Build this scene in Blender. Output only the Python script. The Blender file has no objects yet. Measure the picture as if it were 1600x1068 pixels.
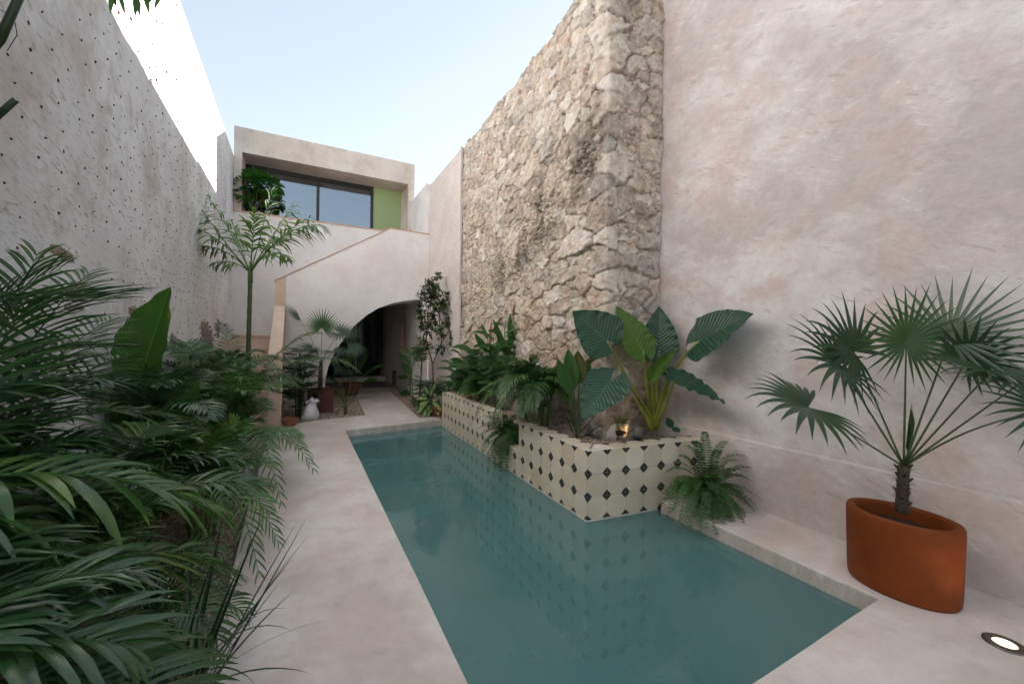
import bpy, bmesh, math, random
import numpy as np
from mathutils import Vector, Matrix, noise as mnoise
R = math.radians
random.seed(7)
sc = bpy.context.scene
COL = sc.collection

# ------------------------------------------------------------------ camera, sky, sun, exposure
F, H, YAW, ROLL = 630.0, 1.44, math.atan(335/630.0), R(0.7)
cam_d = bpy.data.cameras.new("camera"); cam = bpy.data.objects.new("camera", cam_d); COL.objects.link(cam)
cam_d.sensor_width = 36; cam_d.lens = F/1600*36; cam_d.clip_start = 0.02; cam_d.clip_end = 2000
cam.matrix_world = Matrix.Translation((0, 0, H)) @ Matrix.Rotation(-YAW, 4, 'Z') @ Matrix.Rotation(R(90), 4, 'X') @ Matrix.Rotation(ROLL, 4, 'Z')
sc.camera = cam
SUN_EL, SUN_DIR = R(14.4), Vector((4.13, 2.15, 0)).normalized()     # the sun stands low behind the right-hand walls
w = bpy.data.worlds.new("World"); sc.world = w; w.use_nodes = True
nt = w.node_tree; bg = nt.nodes['Background']
sky = nt.nodes.new('ShaderNodeTexSky'); sky.sky_type = 'NISHITA'; sky.sun_disc = False
sky.sun_elevation = SUN_EL; sky.sun_rotation = math.atan2(SUN_DIR.x, SUN_DIR.y)
sky.air_density = 1.0; sky.dust_density = .35; sky.ozone_density = 3.0; sky.altitude = 0
hs = nt.nodes.new('ShaderNodeHueSaturation'); hs.inputs['Saturation'].default_value = .85      # thin high haze pales the blue
gm = nt.nodes.new('ShaderNodeGamma'); gm.inputs[1].default_value = .5; nt.links.new(sky.outputs[0], gm.inputs[0]); nt.links.new(gm.outputs[0], hs.inputs['Color'])
vm = nt.nodes.new('ShaderNodeVectorMath'); vm.operation = 'MULTIPLY'; vm.inputs[1].default_value = (1.56, 1.43, 1.33); nt.links.new(hs.outputs[0], vm.inputs[0])
nt.links.new(vm.outputs[0], bg.inputs[0]); bg.inputs[1].default_value = 0.06
sl = bpy.data.lights.new("sun", 'SUN'); sun = bpy.data.objects.new("sun", sl); COL.objects.link(sun)
sl.energy = 3.9; sl.angle = R(0.5); sl.color = (1, .93, .85)
sd = Vector((SUN_DIR.x*math.cos(SUN_EL), SUN_DIR.y*math.cos(SUN_EL), math.sin(SUN_EL)))
sun.rotation_euler = sd.to_track_quat('Z', 'Y').to_euler()
sc.view_settings.view_transform = 'Standard'; sc.view_settings.look = 'None'
sc.view_settings.gamma = 1.0; sc.view_settings.use_curve_mapping = False
sc.view_settings.exposure = 2.97
sc.render.engine = 'CYCLES'
cy = sc.cycles
cy.use_denoising = True; cy.max_bounces = 12; cy.diffuse_bounces = 8; cy.glossy_bounces = 3
cy.transparent_max_bounces = 10; cy.transmission_bounces = 4; cy.caustics_reflective = False; cy.caustics_refractive = False
cy.sample_clamp_indirect = 6.0

# ------------------------------------------------------------------ layout helpers (a pixel of the 1600 px photograph to a point)
def P(px, py, w_):                 # w_ = distance in metres along the viewing direction
    u = (px-800)/F; v = -(py-534)/F
    c, s = math.cos(ROLL), math.sin(ROLL); u, v = u*c-v*s, u*s+v*c
    return Vector(((u*math.cos(YAW)+math.sin(YAW))*w_, (-u*math.sin(YAW)+math.cos(YAW))*w_, H+v*w_))
def G(px, py, z=0.0):
    d = P(px, py, 1.0)-Vector((0, 0, H)); return Vector((0, 0, H))+d*((z-H)/d.z)
def depth(p): return p[0]*math.sin(YAW)+p[1]*math.cos(YAW)

# ------------------------------------------------------------------ object helpers
def tag(o, label=None, cat=None, group=None, kind=None):
    if label: o['label'] = label
    if cat: o['category'] = cat
    if group: o['group'] = group
    if kind: o['kind'] = kind
    return o
def thing(name, label, cat, loc, group=None):
    o = bpy.data.objects.new(name, None); COL.objects.link(o); o.location = loc; o.empty_display_size = .1
    return tag(o, label, cat, group)
class MB:
    def __init__(s): s.v = []; s.f = []; s.uv = {}; s.t = {}; s.tint = .5
    def add(s, p):
        s.v.append((p[0], p[1], p[2])); s.t[len(s.v)-1] = s.tint; return len(s.v)-1
    def build(s, name, mat, parent=None, smooth=True, sharp=None):
        me = bpy.data.meshes.new(name)
        off = Vector(parent_loc(parent)) if parent else Vector((0, 0, 0))
        me.from_pydata([(x-off.x, y-off.y, z-off.z) for x, y, z in s.v], [], s.f)
        at = me.attributes.new('tint', 'FLOAT', 'POINT'); at.data.foreach_set('value', [s.t[i] for i in range(len(s.v))])
        if s.uv:
            uvl = me.uv_layers.new(name='UVMap')
            for l in me.loops: uvl.data[l.index].uv = s.uv.get(l.vertex_index, (0, 0))
        if smooth:
            me.polygons.foreach_set('use_smooth', [True]*len(me.polygons))
        me.materials.append(mat); me.update()
        o = bpy.data.objects.new(name, me); COL.objects.link(o)
        if parent: o.parent = parent
        if sharp is not None and smooth:
            bm = bmesh.new(); bm.from_mesh(me)
            for e in bm.edges:
                if len(e.link_faces) == 2 and e.calc_face_angle(0) > R(sharp): e.smooth = False
            bm.to_mesh(me); bm.free()
        return o
    def box(s, a, b):
        x0, y0, z0 = a; x1, y1, z1 = b
        i = [s.add(p) for p in ((x0,y0,z0),(x1,y0,z0),(x1,y1,z0),(x0,y1,z0),(x0,y0,z1),(x1,y0,z1),(x1,y1,z1),(x0,y1,z1))]
        for q in ((0,3,2,1),(4,5,6,7),(0,1,5,4),(1,2,6,5),(2,3,7,6),(3,0,4,7)): s.f.append([i[k] for k in q])
    def prism(s, poly, axis, a, b):     # extrude a 2-D polygon along an axis ('x','y','z')
        def pt(p, h): return {'x': (h, p[0], p[1]), 'y': (p[0], h, p[1]), 'z': (p[0], p[1], h)}[axis]
        A = [s.add(pt(p, a)) for p in poly]; B = [s.add(pt(p, b)) for p in poly]
        n = len(poly); s.f.append(A[::-1]); s.f.append(B)
        for k in range(n): s.f.append([A[k], A[(k+1) % n], B[(k+1) % n], B[k]])
    def tube(s, pts, rad, sides=6, cap=True):
        pts = [Vector(p) for p in pts]; n = len(pts); rings = []; up = Vector((0, 0, 1))
        pt_ = (pts[1]-pts[0]).normalized(); ref = up.cross(pt_)
        if ref.length < .1: ref = Vector((1, 0, 0))
        for i, p in enumerate(pts):
            t = (pts[min(i+1, n-1)]-pts[max(i-1, 0)]).normalized()
            ref = (ref-t*ref.dot(t)).normalized(); b = t.cross(ref)
            r = rad[i] if isinstance(rad, (list, tuple)) else rad
            rings.append([s.add(p+(ref*math.cos(a)+b*math.sin(a))*r) for a in (2*math.pi*k/sides for k in range(sides))])
        for i in range(n-1):
            for k in range(sides):
                s.f.append([rings[i][k], rings[i][(k+1) % sides], rings[i+1][(k+1) % sides], rings[i+1][k]])
        if cap: s.f.append(rings[-1][:]); s.f.append(rings[0][::-1])
    def lathe(s, prof, c, ax=1.0, ay=1.0, n=48, rot=0.0):    # prof: (r, z) pairs
        rings = []
        for r, z in prof:
            rings.append([s.add((c[0]+r*(ax*math.cos(a)*math.cos(rot)-ay*math.sin(a)*math.sin(rot)),
                                 c[1]+r*(ax*math.cos(a)*math.sin(rot)+ay*math.sin(a)*math.cos(rot)), c[2]+z)) for a in (2*math.pi*k/n for k in range(n))])
        for i in range(len(rings)-1):
            for k in range(n): s.f.append([rings[i][k], rings[i][(k+1) % n], rings[i+1][(k+1) % n], rings[i+1][k]])
        return rings
def parent_loc(p):
    l = Vector(p.location)
    while p.parent: p = p.parent; l += p.location
    return l
def bez(p0, p1, p2, p3, t):
    a = 1-t; return p0*(a*a*a)+p1*(3*a*a*t)+p2*(3*a*t*t)+p3*(t*t*t)
def bezd(p0, p1, p2, p3, t):
    a = 1-t; return ((p1-p0)*(3*a*a)+(p2-p1)*(6*a*t)+(p3-p2)*(3*t*t)).normalized()

# ------------------------------------------------------------------ materials
def NM(name):
    m = bpy.data.materials.new(name); m.use_nodes = True; n = m.node_tree; b = n.nodes['Principled BSDF']
    return m, n, b
def nd(n, t, **k):
    x = n.nodes.new(t)
    for a, v in k.items():
        if a.startswith('i_'):
            key = a[2:]; key = int(key) if key.isdigit() else key.replace('_', ' ')
            x.inputs[key].default_value = v
        else: setattr(x, a, v)
    return x
def ramp(n, fac, stops):
    r = n.nodes.new('ShaderNodeValToRGB'); cr = r.color_ramp
    while len(cr.elements) < len(stops): cr.elements.new(.5)
    for e, (p, c) in zip(cr.elements, stops): e.position = p; e.color = (*c, 1) if len(c) == 3 else c
    n.links.new(fac, r.inputs[0]); return r.outputs[0]
def mix(n, f, a, b, mode='MIX'):
    x = n.nodes.new('ShaderNodeMix'); x.data_type = 'RGBA'; x.blend_type = mode
    for s, v in ((x.inputs[0], f), (x.inputs[6], a), (x.inputs[7], b)):
        if hasattr(v, 'links') or hasattr(v, 'is_output'): n.links.new(v, s)
        else: s.default_value = v if not isinstance(v, tuple) or len(v) == 4 else (*v, 1)
    return x.outputs[2]
def noise(n, vec, scale, detail=6, rough=.6, dist=0.0):
    x = nd(n, 'ShaderNodeTexNoise'); x.inputs['Scale'].default_value = scale; x.inputs['Detail'].default_value = detail
    x.inputs['Roughness'].default_value = rough; x.inputs['Distortion'].default_value = dist
    n.links.new(vec, x.inputs['Vector']); return x.outputs['Fac']
def mapv(n, vec, scale=(1,1,1), rot=(0,0,0), loc=(0,0,0)):
    x = nd(n, 'ShaderNodeMapping'); x.inputs['Scale'].default_value = scale; x.inputs['Rotation'].default_value = rot; x.inputs['Location'].default_value = loc
    n.links.new(vec, x.inputs['Vector']); return x.outputs[0]
def pos(n): return nd(n, 'ShaderNodeNewGeometry').outputs['Position']
def bump(n, b, h, strength, dist, prev=None):
    x = nd(n, 'ShaderNodeBump'); x.inputs['Strength'].default_value = strength; x.inputs['Distance'].default_value = dist
    n.links.new(h, x.inputs['Height'])
    if prev is not None: n.links.new(prev, x.inputs['Normal'])
    n.links.new(x.outputs[0], b.inputs['Normal']); return x.outputs[0]
def mth(n, op, a, b=None, c=None):
    x = nd(n, 'ShaderNodeMath', operation=op)
    for s, v in zip(x.inputs, (a, b, c)):
        if v is None: continue
        if isinstance(v, (int, float)): s.default_value = v
        else: n.links.new(v, s)
    return x.outputs[0]

def stucco(name, base, light, dark, warm, big=.55, streak=(1, 1, 1), rough=.8, bs=.25, seed=0.0, dirt=.5, spots=.5, contrast=1.0, fine=.35, flecks=0):
    """trowelled lime plaster: large clouds, warm blotches, grey grime, fine trowel marks"""
    m, n, b = NM(name); p0 = pos(n); p = mapv(n, p0, streak, (0, 0, 0), (seed, seed*1.7, seed*.6))
    wv = nd(n, 'ShaderNodeVectorMath', operation='ADD'); wn = nd(n, 'ShaderNodeTexNoise'); wn.inputs['Scale'].default_value = 1.3; wn.inputs['Detail'].default_value = 4
    n.links.new(p, wn.inputs['Vector']); sc_ = nd(n, 'ShaderNodeVectorMath', operation='SCALE'); sc_.inputs['Scale'].default_value = .5
    n.links.new(wn.outputs['Color'], sc_.inputs[0]); n.links.new(p, wv.inputs[0]); n.links.new(sc_.outputs[0], wv.inputs[1]); q = wv.outputs[0]
    cl = noise(n, q, big, 8, .62)
    c = ramp(n, cl, [(.5-.17/contrast, dark), (.5, base), (.5+.17/contrast, light)])
    wm = ramp(n, noise(n, mapv(n, q, (1, 1, 1), loc=(9, 3, 5)), big*1.9, 9, .68), [(.48, (0, 0, 0)), (.66, (1, 1, 1))])
    c = mix(n, mth(n, 'MULTIPLY', wm, .85), c, warm)
    gr = ramp(n, noise(n, mapv(n, q, (1, 1, 1), loc=(2, 8, 1)), big*4.5, 10, .72), [(.55, (0, 0, 0)), (.72, (1, 1, 1))])
    c = mix(n, mth(n, 'MULTIPLY', gr, dirt), c, tuple(x*.62 for x in dark))
    sp = ramp(n, noise(n, q, 26, 6, .8, .4), [(.60, (0, 0, 0)), (.70, (1, 1, 1))])
    sp = mth(n, 'MULTIPLY', sp, ramp(n, noise(n, p, 1.1, 4), [(.42, (0, 0, 0)), (.62, (1, 1, 1))]))
    c = mix(n, mth(n, 'MULTIPLY', sp, spots), c, tuple(x*.5 for x in dark))
    if flecks:
        fq = mapv(n, mapv(n, p, (1, 1, 1), (R(-32), 0, 0)), (1, .42, 1.6))
        a_ = noise(n, fq, 11, 9, .78, .5); zone = ramp(n, noise(n, q, 1.6, 5), [(.40, (0, 0, 0)), (.58, (1, 1, 1))])
        c = mix(n, mth(n, 'MULTIPLY', mth(n, 'MULTIPLY', ramp(n, a_, [(.56, (0, 0, 0)), (.61, (1, 1, 1))]), zone), flecks), c, tuple(x*.72 for x in dark))
        c = mix(n, mth(n, 'MULTIPLY', mth(n, 'MULTIPLY', ramp(n, a_, [(.38, (1, 1, 1)), (.43, (0, 0, 0))]), zone), flecks*.9), c, tuple(min(1, x*1.12) for x in light))
    fn = noise(n, p, 14, 8, .7)
    c = mix(n, fine, c, ramp(n, fn, [(.3, tuple(x*.72 for x in base)), (.7, tuple(min(1, x*1.18) for x in light))]), 'SOFT_LIGHT')
    n.links.new(c, b.inputs['Base Color'])
    rr = nd(n, 'ShaderNodeMapRange'); rr.inputs['To Min'].default_value = rough-.12; rr.inputs['To Max'].default_value = rough+.12
    n.links.new(cl, rr.inputs[0]); n.links.new(rr.outputs[0], b.inputs['Roughness'])
    b.inputs['Specular IOR Level'].default_value = .3
    k = bump(n, b, noise(n, q, 5, 8, .6), bs, .03); bump(n, b, noise(n, p, 60, 6, .7), bs*.8, .004, k)
    return m
M = {}
M['pink_plaster'] = stucco('pink_plaster', (.64,.595,.57), (.74,.71,.69), (.51,.46,.435), (.57,.445,.40), big=.8, streak=(1, 1, 1.25), rough=.62, bs=.38, seed=3, dirt=.4, spots=.5, contrast=1.7, fine=.5, flecks=.55)
M['deck'] = stucco('deck', (.66,.59,.545), (.75,.69,.645), (.55,.48,.435), (.63,.51,.445), big=1.1, rough=.55, bs=.12, seed=11, dirt=.35, spots=.35, contrast=1.7)
M['white_plaster'] = stucco('white_plaster', (.75,.72,.70), (.80,.775,.76), (.68,.64,.615), (.72,.645,.605), big=.9, rough=.8, bs=.15, seed=21, dirt=.22, spots=.15, contrast=1.2)
M['house_plaster'] = stucco('house_plaster', (.62,.56,.51), (.70,.645,.60), (.50,.44,.39), (.60,.50,.43), big=1.0, rough=.85, bs=.2, seed=31, dirt=.55, spots=.4, contrast=1.4)
M['peach_plaster'] = stucco('peach_plaster', (.66,.52,.43), (.72,.59,.50), (.58,.45,.365), (.64,.48,.38), big=1.2, rough=.8, bs=.15, seed=41, dirt=.3, spots=.25)
M['cap'] = stucco('cap', (.56,.41,.33), (.62,.47,.39), (.48,.35,.28), (.55,.38,.30), big=2, rough=.8, bs=.1, seed=51, dirt=.3)
M['render_right'] = stucco('render_right', (.66,.60,.565), (.73,.68,.65), (.58,.52,.48), (.63,.54,.49), big=1.0, rough=.9, bs=.35, seed=61, dirt=.3, spots=.3)
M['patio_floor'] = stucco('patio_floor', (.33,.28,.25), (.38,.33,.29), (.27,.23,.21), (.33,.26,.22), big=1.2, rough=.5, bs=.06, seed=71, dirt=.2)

def rough_wall():
    m, n, b = NM('rough_render'); p = pos(n)
    # scratched, weathered render: strokes run down to the right along the wall
    st = mapv(n, mapv(n, p, (1, 1, 1), (R(12), 0, 0)), (1, .40, 1.7))
    cl = noise(n, p, .7, 8, .65)
    c = ramp(n, cl, [(.34, (.70,.675,.66)), (.5, (.80,.785,.775)), (.66, (.86,.85,.845))])
    wm = ramp(n, noise(n, mapv(n, p, (1,1,1), loc=(5,2,1)), 1.3, 9, .7), [(.50, (0,0,0)), (.66, (1,1,1))])
    c = mix(n, mth(n, 'MULTIPLY', wm, .75), c, (.57,.50,.455))
    s1 = noise(n, st, 21, 8, .75, .3)
    sk = ramp(n, s1, [(.54, (0,0,0)), (.62, (1,1,1))])
    reg = ramp(n, noise(n, mapv(n, p, (1,1,1), loc=(1,7,3)), 1.0, 5, .6), [(.36, (.25,.25,.25)), (.6, (1,1,1))])
    c = mix(n, mth(n, 'MULTIPLY', mth(n, 'MULTIPLY', sk, reg), .75), c, (.31,.28,.265))
    gp = ramp(n, noise(n, mapv(n, p, (1, 1, 1), loc=(4, 4, 4)), 2.6, 11, .74), [(.53, (0,0,0)), (.64, (1,1,1))]); c = mix(n, mth(n, 'MULTIPLY', gp, .55), c, (.50,.445,.41))
    pits = ramp(n, noise(n, p, 30, 8, .8), [(.60, (0,0,0)), (.70, (1,1,1))])
    c = mix(n, mth(n, 'MULTIPLY', pits, .4), c, (.30,.25,.225))
    n.links.new(c, b.inputs['Base Color']); b.inputs['Roughness'].default_value = .95; b.inputs['Specular IOR Level'].default_value = .15
    k = bump(n, b, s1, .55, .02); k = bump(n, b, noise(n, p, 16, 9, .75), .6, .022, k); bump(n, b, noise(n, p, 90, 4, .7), .4, .006, k)
    return m
M['rough_render'] = rough_wall()

def stone_mat():
    m, n, b = NM('rubble_stone'); a = nd(n, 'ShaderNodeVertexColor'); a.layer_name = 'Col'; p = pos(n)
    f = noise(n, p, 9, 10, .75)
    c = mix(n, .75, a.outputs[0], ramp(n, f, [(.32, (.12,.09,.07)), (.5, (.5,.5,.5)), (.7, (.85,.83,.8))]), 'OVERLAY')
    f2 = ramp(n, noise(n, p, 45, 6, .8), [(.56, (0,0,0)), (.68, (1,1,1))])
    c = mix(n, mth(n, 'MULTIPLY', f2, .5), c, (.2,.15,.11))
    n.links.new(c, b.inputs['Base Color']); b.inputs['Roughness'].default_value = .95; b.inputs['Specular IOR Level'].default_value = .15
    k = bump(n, b, noise(n, p, 22, 8, .75), .8, .02); bump(n, b, noise(n, p, 120, 4, .7), .5, .004, k)
    return m
M['stone'] = stone_mat()

def simple(name, c, rough=.6, metal=0, var=.15, scale=8, spec=.5, bs=0, bd=.01, emit=None, es=0):
    m, n, b = NM(name); p = pos(n); f = noise(n, p, scale, 6, .65)
    cc = ramp(n, f, [(.3, tuple(x*(1-var) for x in c)), (.7, tuple(min(1, x*(1+var)) for x in c))])
    n.links.new(cc, b.inputs['Base Color']); b.inputs['Roughness'].default_value = rough; b.inputs['Metallic'].default_value = metal
    b.inputs['Specular IOR Level'].default_value = spec
    if bs: bump(n, b, noise(n, p, scale*5, 6, .7), bs, bd)
    if emit: b.inputs['Emission Color'].default_value = (*emit, 1); b.inputs['Emission Strength'].default_value = es
    return m
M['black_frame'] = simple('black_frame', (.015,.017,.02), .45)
M['green_panel'] = simple('green_panel', (.30,.40,.19), .55, var=.06, scale=3)
M['terracotta'] = simple('terracotta', (.190,.043,.007), .6, var=.22, scale=5, bs=.25, bd=.004, spec=.22)
M['terracotta_old'] = simple('terracotta_old', (.30,.11,.055), .8, var=.25, scale=9, bs=.2)
M['rust'] = simple('rust', (.13,.042,.028), .75, var=.35, scale=12, bs=.2)
M['soil'] = simple('soil', (.03,.022,.016), .95, var=.5, scale=30, bs=1, bd=.02)
M['bag'] = simple('bag', (.62,.62,.66), .45, var=.06, scale=10)
M['plastic_white'] = simple('plastic_white', (.60,.60,.66), .5, var=.08)
M['chip'] = simple('chip', (.075,.035,.028), .9, var=.5, scale=20)
M['chip_pale'] = simple('chip_pale', (.30,.21,.17), .9, var=.4, scale=20)
M['fibre'] = simple('fibre', (.085,.06,.042), .95, var=.5, scale=40, bs=1, bd=.01)
M['steel'] = simple('steel', (.22,.20,.18), .35, metal=1, var=.1)
M['lamp_glass'] = simple('lamp_glass', (.9,.8,.6), .2, emit=(1, .70, .38), es=.30)
M['cloth'] = simple('cloth', (.55,.40,.36), .9, var=.1)
M['straw'] = simple('straw', (.42,.32,.14), .9, var=.2, scale=40)
M['dark_wood'] = simple('dark_wood', (.09,.035,.022), .6, var=.3)
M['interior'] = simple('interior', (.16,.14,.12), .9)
M['paper'] = simple('paper', (.6,.6,.6), .8)
M['bark'] = simple('bark', (.17,.105,.07), .9, var=.35, scale=30, bs=.6)
M['stalk'] = simple('stalk', (.11,.17,.045), .5, var=.25, scale=12)
M['stalk_pale'] = simple('stalk_pale', (.16,.26,.07), .5, var=.15, scale=7)
M['stalk_yellow'] = simple('stalk_yellow', (.20,.22,.035), .42, var=.35, scale=7)
M['stalk_dark'] = simple('stalk_dark', (.055,.085,.03), .55, var=.3)
M['red_flower'] = simple('red_flower', (.28,.02,.03), .5, var=.4, scale=30)
M['orange_bract'] = simple('orange_bract', (.42,.13,.06), .5, var=.3, scale=20)

def gravel_mat(name, a, b_, c_):
    m, n, b = NM(name); p = pos(n)
    v = nd(n, 'ShaderNodeTexVoronoi'); v.inputs['Scale'].default_value = 75; n.links.new(p, v.inputs['Vector'])
    sep = nd(n, 'ShaderNodeSeparateColor'); n.links.new(v.outputs['Color'], sep.inputs[0])
    c = ramp(n, sep.outputs[0], [(0, a), (.5, b_), (1, c_)])
    n.links.new(c, b.inputs['Base Color']); b.inputs['Roughness'].default_value = .9
    bump(n, b, v.outputs['Distance'], 1, .012).node.invert = True
    return m
M['gravel'] = gravel_mat('gravel', (.16,.11,.08), (.40,.30,.22), (.60,.50,.40))
M['gravel_pale'] = gravel_mat('gravel_pale', (.24,.18,.13), (.46,.37,.28), (.62,.54,.44))
def pebble_mat():
    m, n, b = NM('pebble'); a = nd(n, 'ShaderNodeAttribute'); a.attribute_name = 'tint'
    c = ramp(n, a.outputs['Fac'], [(0, (.13,.085,.06)), (.35, (.33,.235,.17)), (.7, (.52,.42,.33)), (1, (.68,.62,.55))])
    n.links.new(c, b.inputs['Base Color']); b.inputs['Roughness'].default_value = .85; return m
M['pebble'] = pebble_mat()

def leaf_mat(name, dark, light, back, yellow=(.22,.25,.03), rough=.29, trans=.22, veins=0, veincol=None, varieg=0, spec=.5, yamt=.35):
    m, n, b = NM(name); p = pos(n)
    at = nd(n, 'ShaderNodeAttribute'); at.attribute_name = 'tint'
    oi = nd(n, 'ShaderNodeObjectInfo')
    f = mth(n, 'ADD', mth(n, 'MULTIPLY', noise(n, p, 5, 4), .5), mth(n, 'MULTIPLY', oi.outputs['Random'], .5))
    f = mth(n, 'ADD', mth(n, 'MULTIPLY', f, .55), mth(n, 'MULTIPLY', at.outputs['Fac'], .5))
    c = ramp(n, f, [(.25, dark), (.75, light)])
    yn = ramp(n, mth(n, 'ADD', noise(n, p, 2.2, 3), mth(n, 'MULTIPLY', at.outputs['Fac'], .15)), [(.66, (0,0,0)), (.80, (1,1,1))])
    c = mix(n, mth(n, 'MULTIPLY', yn, yamt), c, yellow)
    k = None
    if veins:
        uv = nd(n, 'ShaderNodeUVMap'); sx = nd(n, 'ShaderNodeSeparateXYZ'); n.links.new(uv.outputs[0], sx.inputs[0])
        u, v = sx.outputs[0], sx.outputs[1]            # u: 0 midrib .. 1 margin, v along
        ph = mth(n, 'FRACT', mth(n, 'MULTIPLY', mth(n, 'SUBTRACT', v, mth(n, 'MULTIPLY', u, .28)), veins))
        d = mth(n, 'ABSOLUTE', mth(n, 'SUBTRACT', ph, .5))
        ln = ramp(n, d, [(.0, (1,1,1)), (.07, (0,0,0))])
        mid = ramp(n, u, [(.02, (1,1,1)), (.05, (0,0,0))])
        vv = mth(n, 'MAXIMUM', mth(n, 'MULTIPLY', ln, .4), mid)
        vc = veincol or tuple(min(1, x*2.2) for x in light)
        c = mix(n, mth(n, 'MULTIPLY', vv, .75), c, vc)
        if varieg:
            vn = mth(n, 'ADD', noise(n, p, 38, 3, .6), mth(n, 'MULTIPLY', mth(n, 'SUBTRACT', .55, u), .5))
            c = mix(n, ramp(n, vn, [(.48, (0,0,0)), (.56, (1,1,1))]), c, (.42,.50,.20))
        k = bump(n, b, mth(n, 'MULTIPLY', d, 1.0), .45, .02)
    geo = nd(n, 'ShaderNodeNewGeometry')
    c = mix(n, geo.outputs['Backfacing'], c, mix(n, .5, c, back))
    n.links.new(c, b.inputs['Base Color']); b.inputs['Roughness'].default_value = rough; b.inputs['Specular IOR Level'].default_value = spec
    bump(n, b, noise(n, p, 60, 3), .12, .004, k)
    if trans:
        tr = nd(n, 'ShaderNodeBsdfTranslucent'); tc = mix(n, .6, c, tuple(x*1.9 for x in light), 'MIX'); n.links.new(tc, tr.inputs[0])
        ms = nd(n, 'ShaderNodeMixShader'); ms.inputs[0].default_value = trans
        n.links.new(b.outputs[0], ms.inputs[1]); n.links.new(tr.outputs[0], ms.inputs[2])
        n.links.new(ms.outputs[0], n.nodes['Material Output'].inputs[0])
    return m
M['areca'] = leaf_mat('areca', (.020,.068,.014), (.060,.150,.030), (.035,.06,.03))
M['areca_mid'] = leaf_mat('areca_mid', (.032,.096,.018), (.090,.205,.038), (.05,.08,.04), yamt=.6)
M['areca_dark'] = leaf_mat('areca_dark', (.015,.052,.015), (.040,.105,.030), (.03,.05,.03), yamt=.1)
M['bright_palm'] = leaf_mat('bright_palm', (.042,.105,.015), (.095,.195,.026), (.08,.11,.04), yellow=(.25,.17,.04), trans=.3)
M['fan'] = leaf_mat('fan', (.018,.058,.020), (.042,.105,.030), (.04,.07,.04), yamt=.15)
M['fan_bright'] = leaf_mat('fan_bright', (.025,.080,.018), (.045,.13,.024), (.05,.09,.03), yamt=.1)
M['alocasia'] = leaf_mat('alocasia', (.012,.052,.030), (.022,.078,.038), (.04,.08,.03), veins=13, veincol=(.055,.13,.06), rough=.4, trans=.15, yamt=.12)
M['alocasia_light'] = leaf_mat('alocasia_light', (.050,.125,.015), (.085,.18,.022), (.07,.13,.02), veins=13, veincol=(.19,.30,.05), rough=.4, trans=.35, yamt=.1)
M['banana'] = leaf_mat('banana', (.022,.082,.010), (.050,.150,.014), (.06,.13,.02), veins=40, veincol=(.09,.2,.03), rough=.38, trans=.25, yamt=.8, yellow=(.30,.30,.02))
M['ginger'] = leaf_mat('ginger', (.022,.080,.016), (.055,.15,.028), (.04,.08,.03), veins=26, veincol=(.07,.15,.04), yamt=.2)
M['spotted'] = leaf_mat('spotted', (.02,.085,.02), (.05,.14,.03), (.05,.1,.04), veins=14, varieg=1, yamt=0)
M['croton'] = leaf_mat('croton', (.045,.060,.012), (.10,.11,.018), (.06,.07,.03), veins=12, veincol=(.22,.15,.03), yamt=.4)
M['fern'] = leaf_mat('fern', (.018,.066,.012), (.045,.130,.020), (.03,.07,.02), yamt=.2)
M['shrub'] = leaf_mat('shrub', (.024,.055,.014), (.06,.115,.026), (.05,.08,.03), yamt=.2)
M['bush'] = leaf_mat('bush', (.02,.10,.012), (.045,.19,.018), (.05,.12,.02), yamt=.1)
M['strap'] = leaf_mat('strap', (.05,.11,.018), (.13,.20,.035), (.09,.13,.03), yamt=.5)
M['strap_dark'] = leaf_mat('strap_dark', (.012,.032,.012), (.03,.062,.02), (.03,.05,.02), yamt=.1)

def tile_mat():
    m, n, b = NM('octagon_tile')
    uv = nd(n, 'ShaderNodeUVMap'); sx = nd(n, 'ShaderNodeSeparateXYZ'); n.links.new(uv.outputs[0], sx.inputs[0]); u, v = sx.outputs[0], sx.outputs[1]
    def near(a): return mth(n, 'ABSOLUTE', mth(n, 'SUBTRACT', a, mth(n, 'ROUND', a)))
    du, dv = near(u), near(v); s = mth(n, 'ADD', du, dv)
    dia = mth(n, 'LESS_THAN', s, .245)
    grout = mth(n, 'LESS_THAN', mth(n, 'MINIMUM', du, dv), .007)
    edge = mth(n, 'LESS_THAN', mth(n, 'ABSOLUTE', mth(n, 'SUBTRACT', s, .252)), .006)
    wn = nd(n, 'ShaderNodeTexWhiteNoise', noise_dimensions='2D')
    cb = nd(n, 'ShaderNodeCombineXYZ'); n.links.new(mth(n, 'FLOOR', u), cb.inputs[0]); n.links.new(mth(n, 'FLOOR', v), cb.inputs[1]); n.links.new(cb.outputs[0], wn.inputs[0])
    c = ramp(n, wn.outputs[0], [(0, (.66,.555,.41)), (.4, (.73,.635,.48)), (.7, (.77,.685,.535)), (1, (.84,.77,.63))])
    p = pos(n); c = mix(n, .35, c, ramp(n, noise(n, p, 7, 7, .65), [(.3, (.44,.36,.26)), (.7, (.74,.67,.56))]), 'MIX')
    c = mix(n, mth(n, 'MULTIPLY', grout, .55), c, (.24,.19,.14))
    c = mix(n, mth(n, 'MULTIPLY', edge, .6), c, (.55,.5,.42))
    blk = mix(n, mth(n, 'MULTIPLY', grout, .8), (.012,.011,.012), (.42,.38,.32))
    c = mix(n, dia, c, blk)
    n.links.new(c, b.inputs['Base Color']); b.inputs['Roughness'].default_value = .42
    k = bump(n, b, mth(n, 'SUBTRACT', 1.0, grout), .5, .002); bump(n, b, noise(n, p, 12, 5), .08, .01, k)
    return m
M['tile'] = tile_mat()

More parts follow.
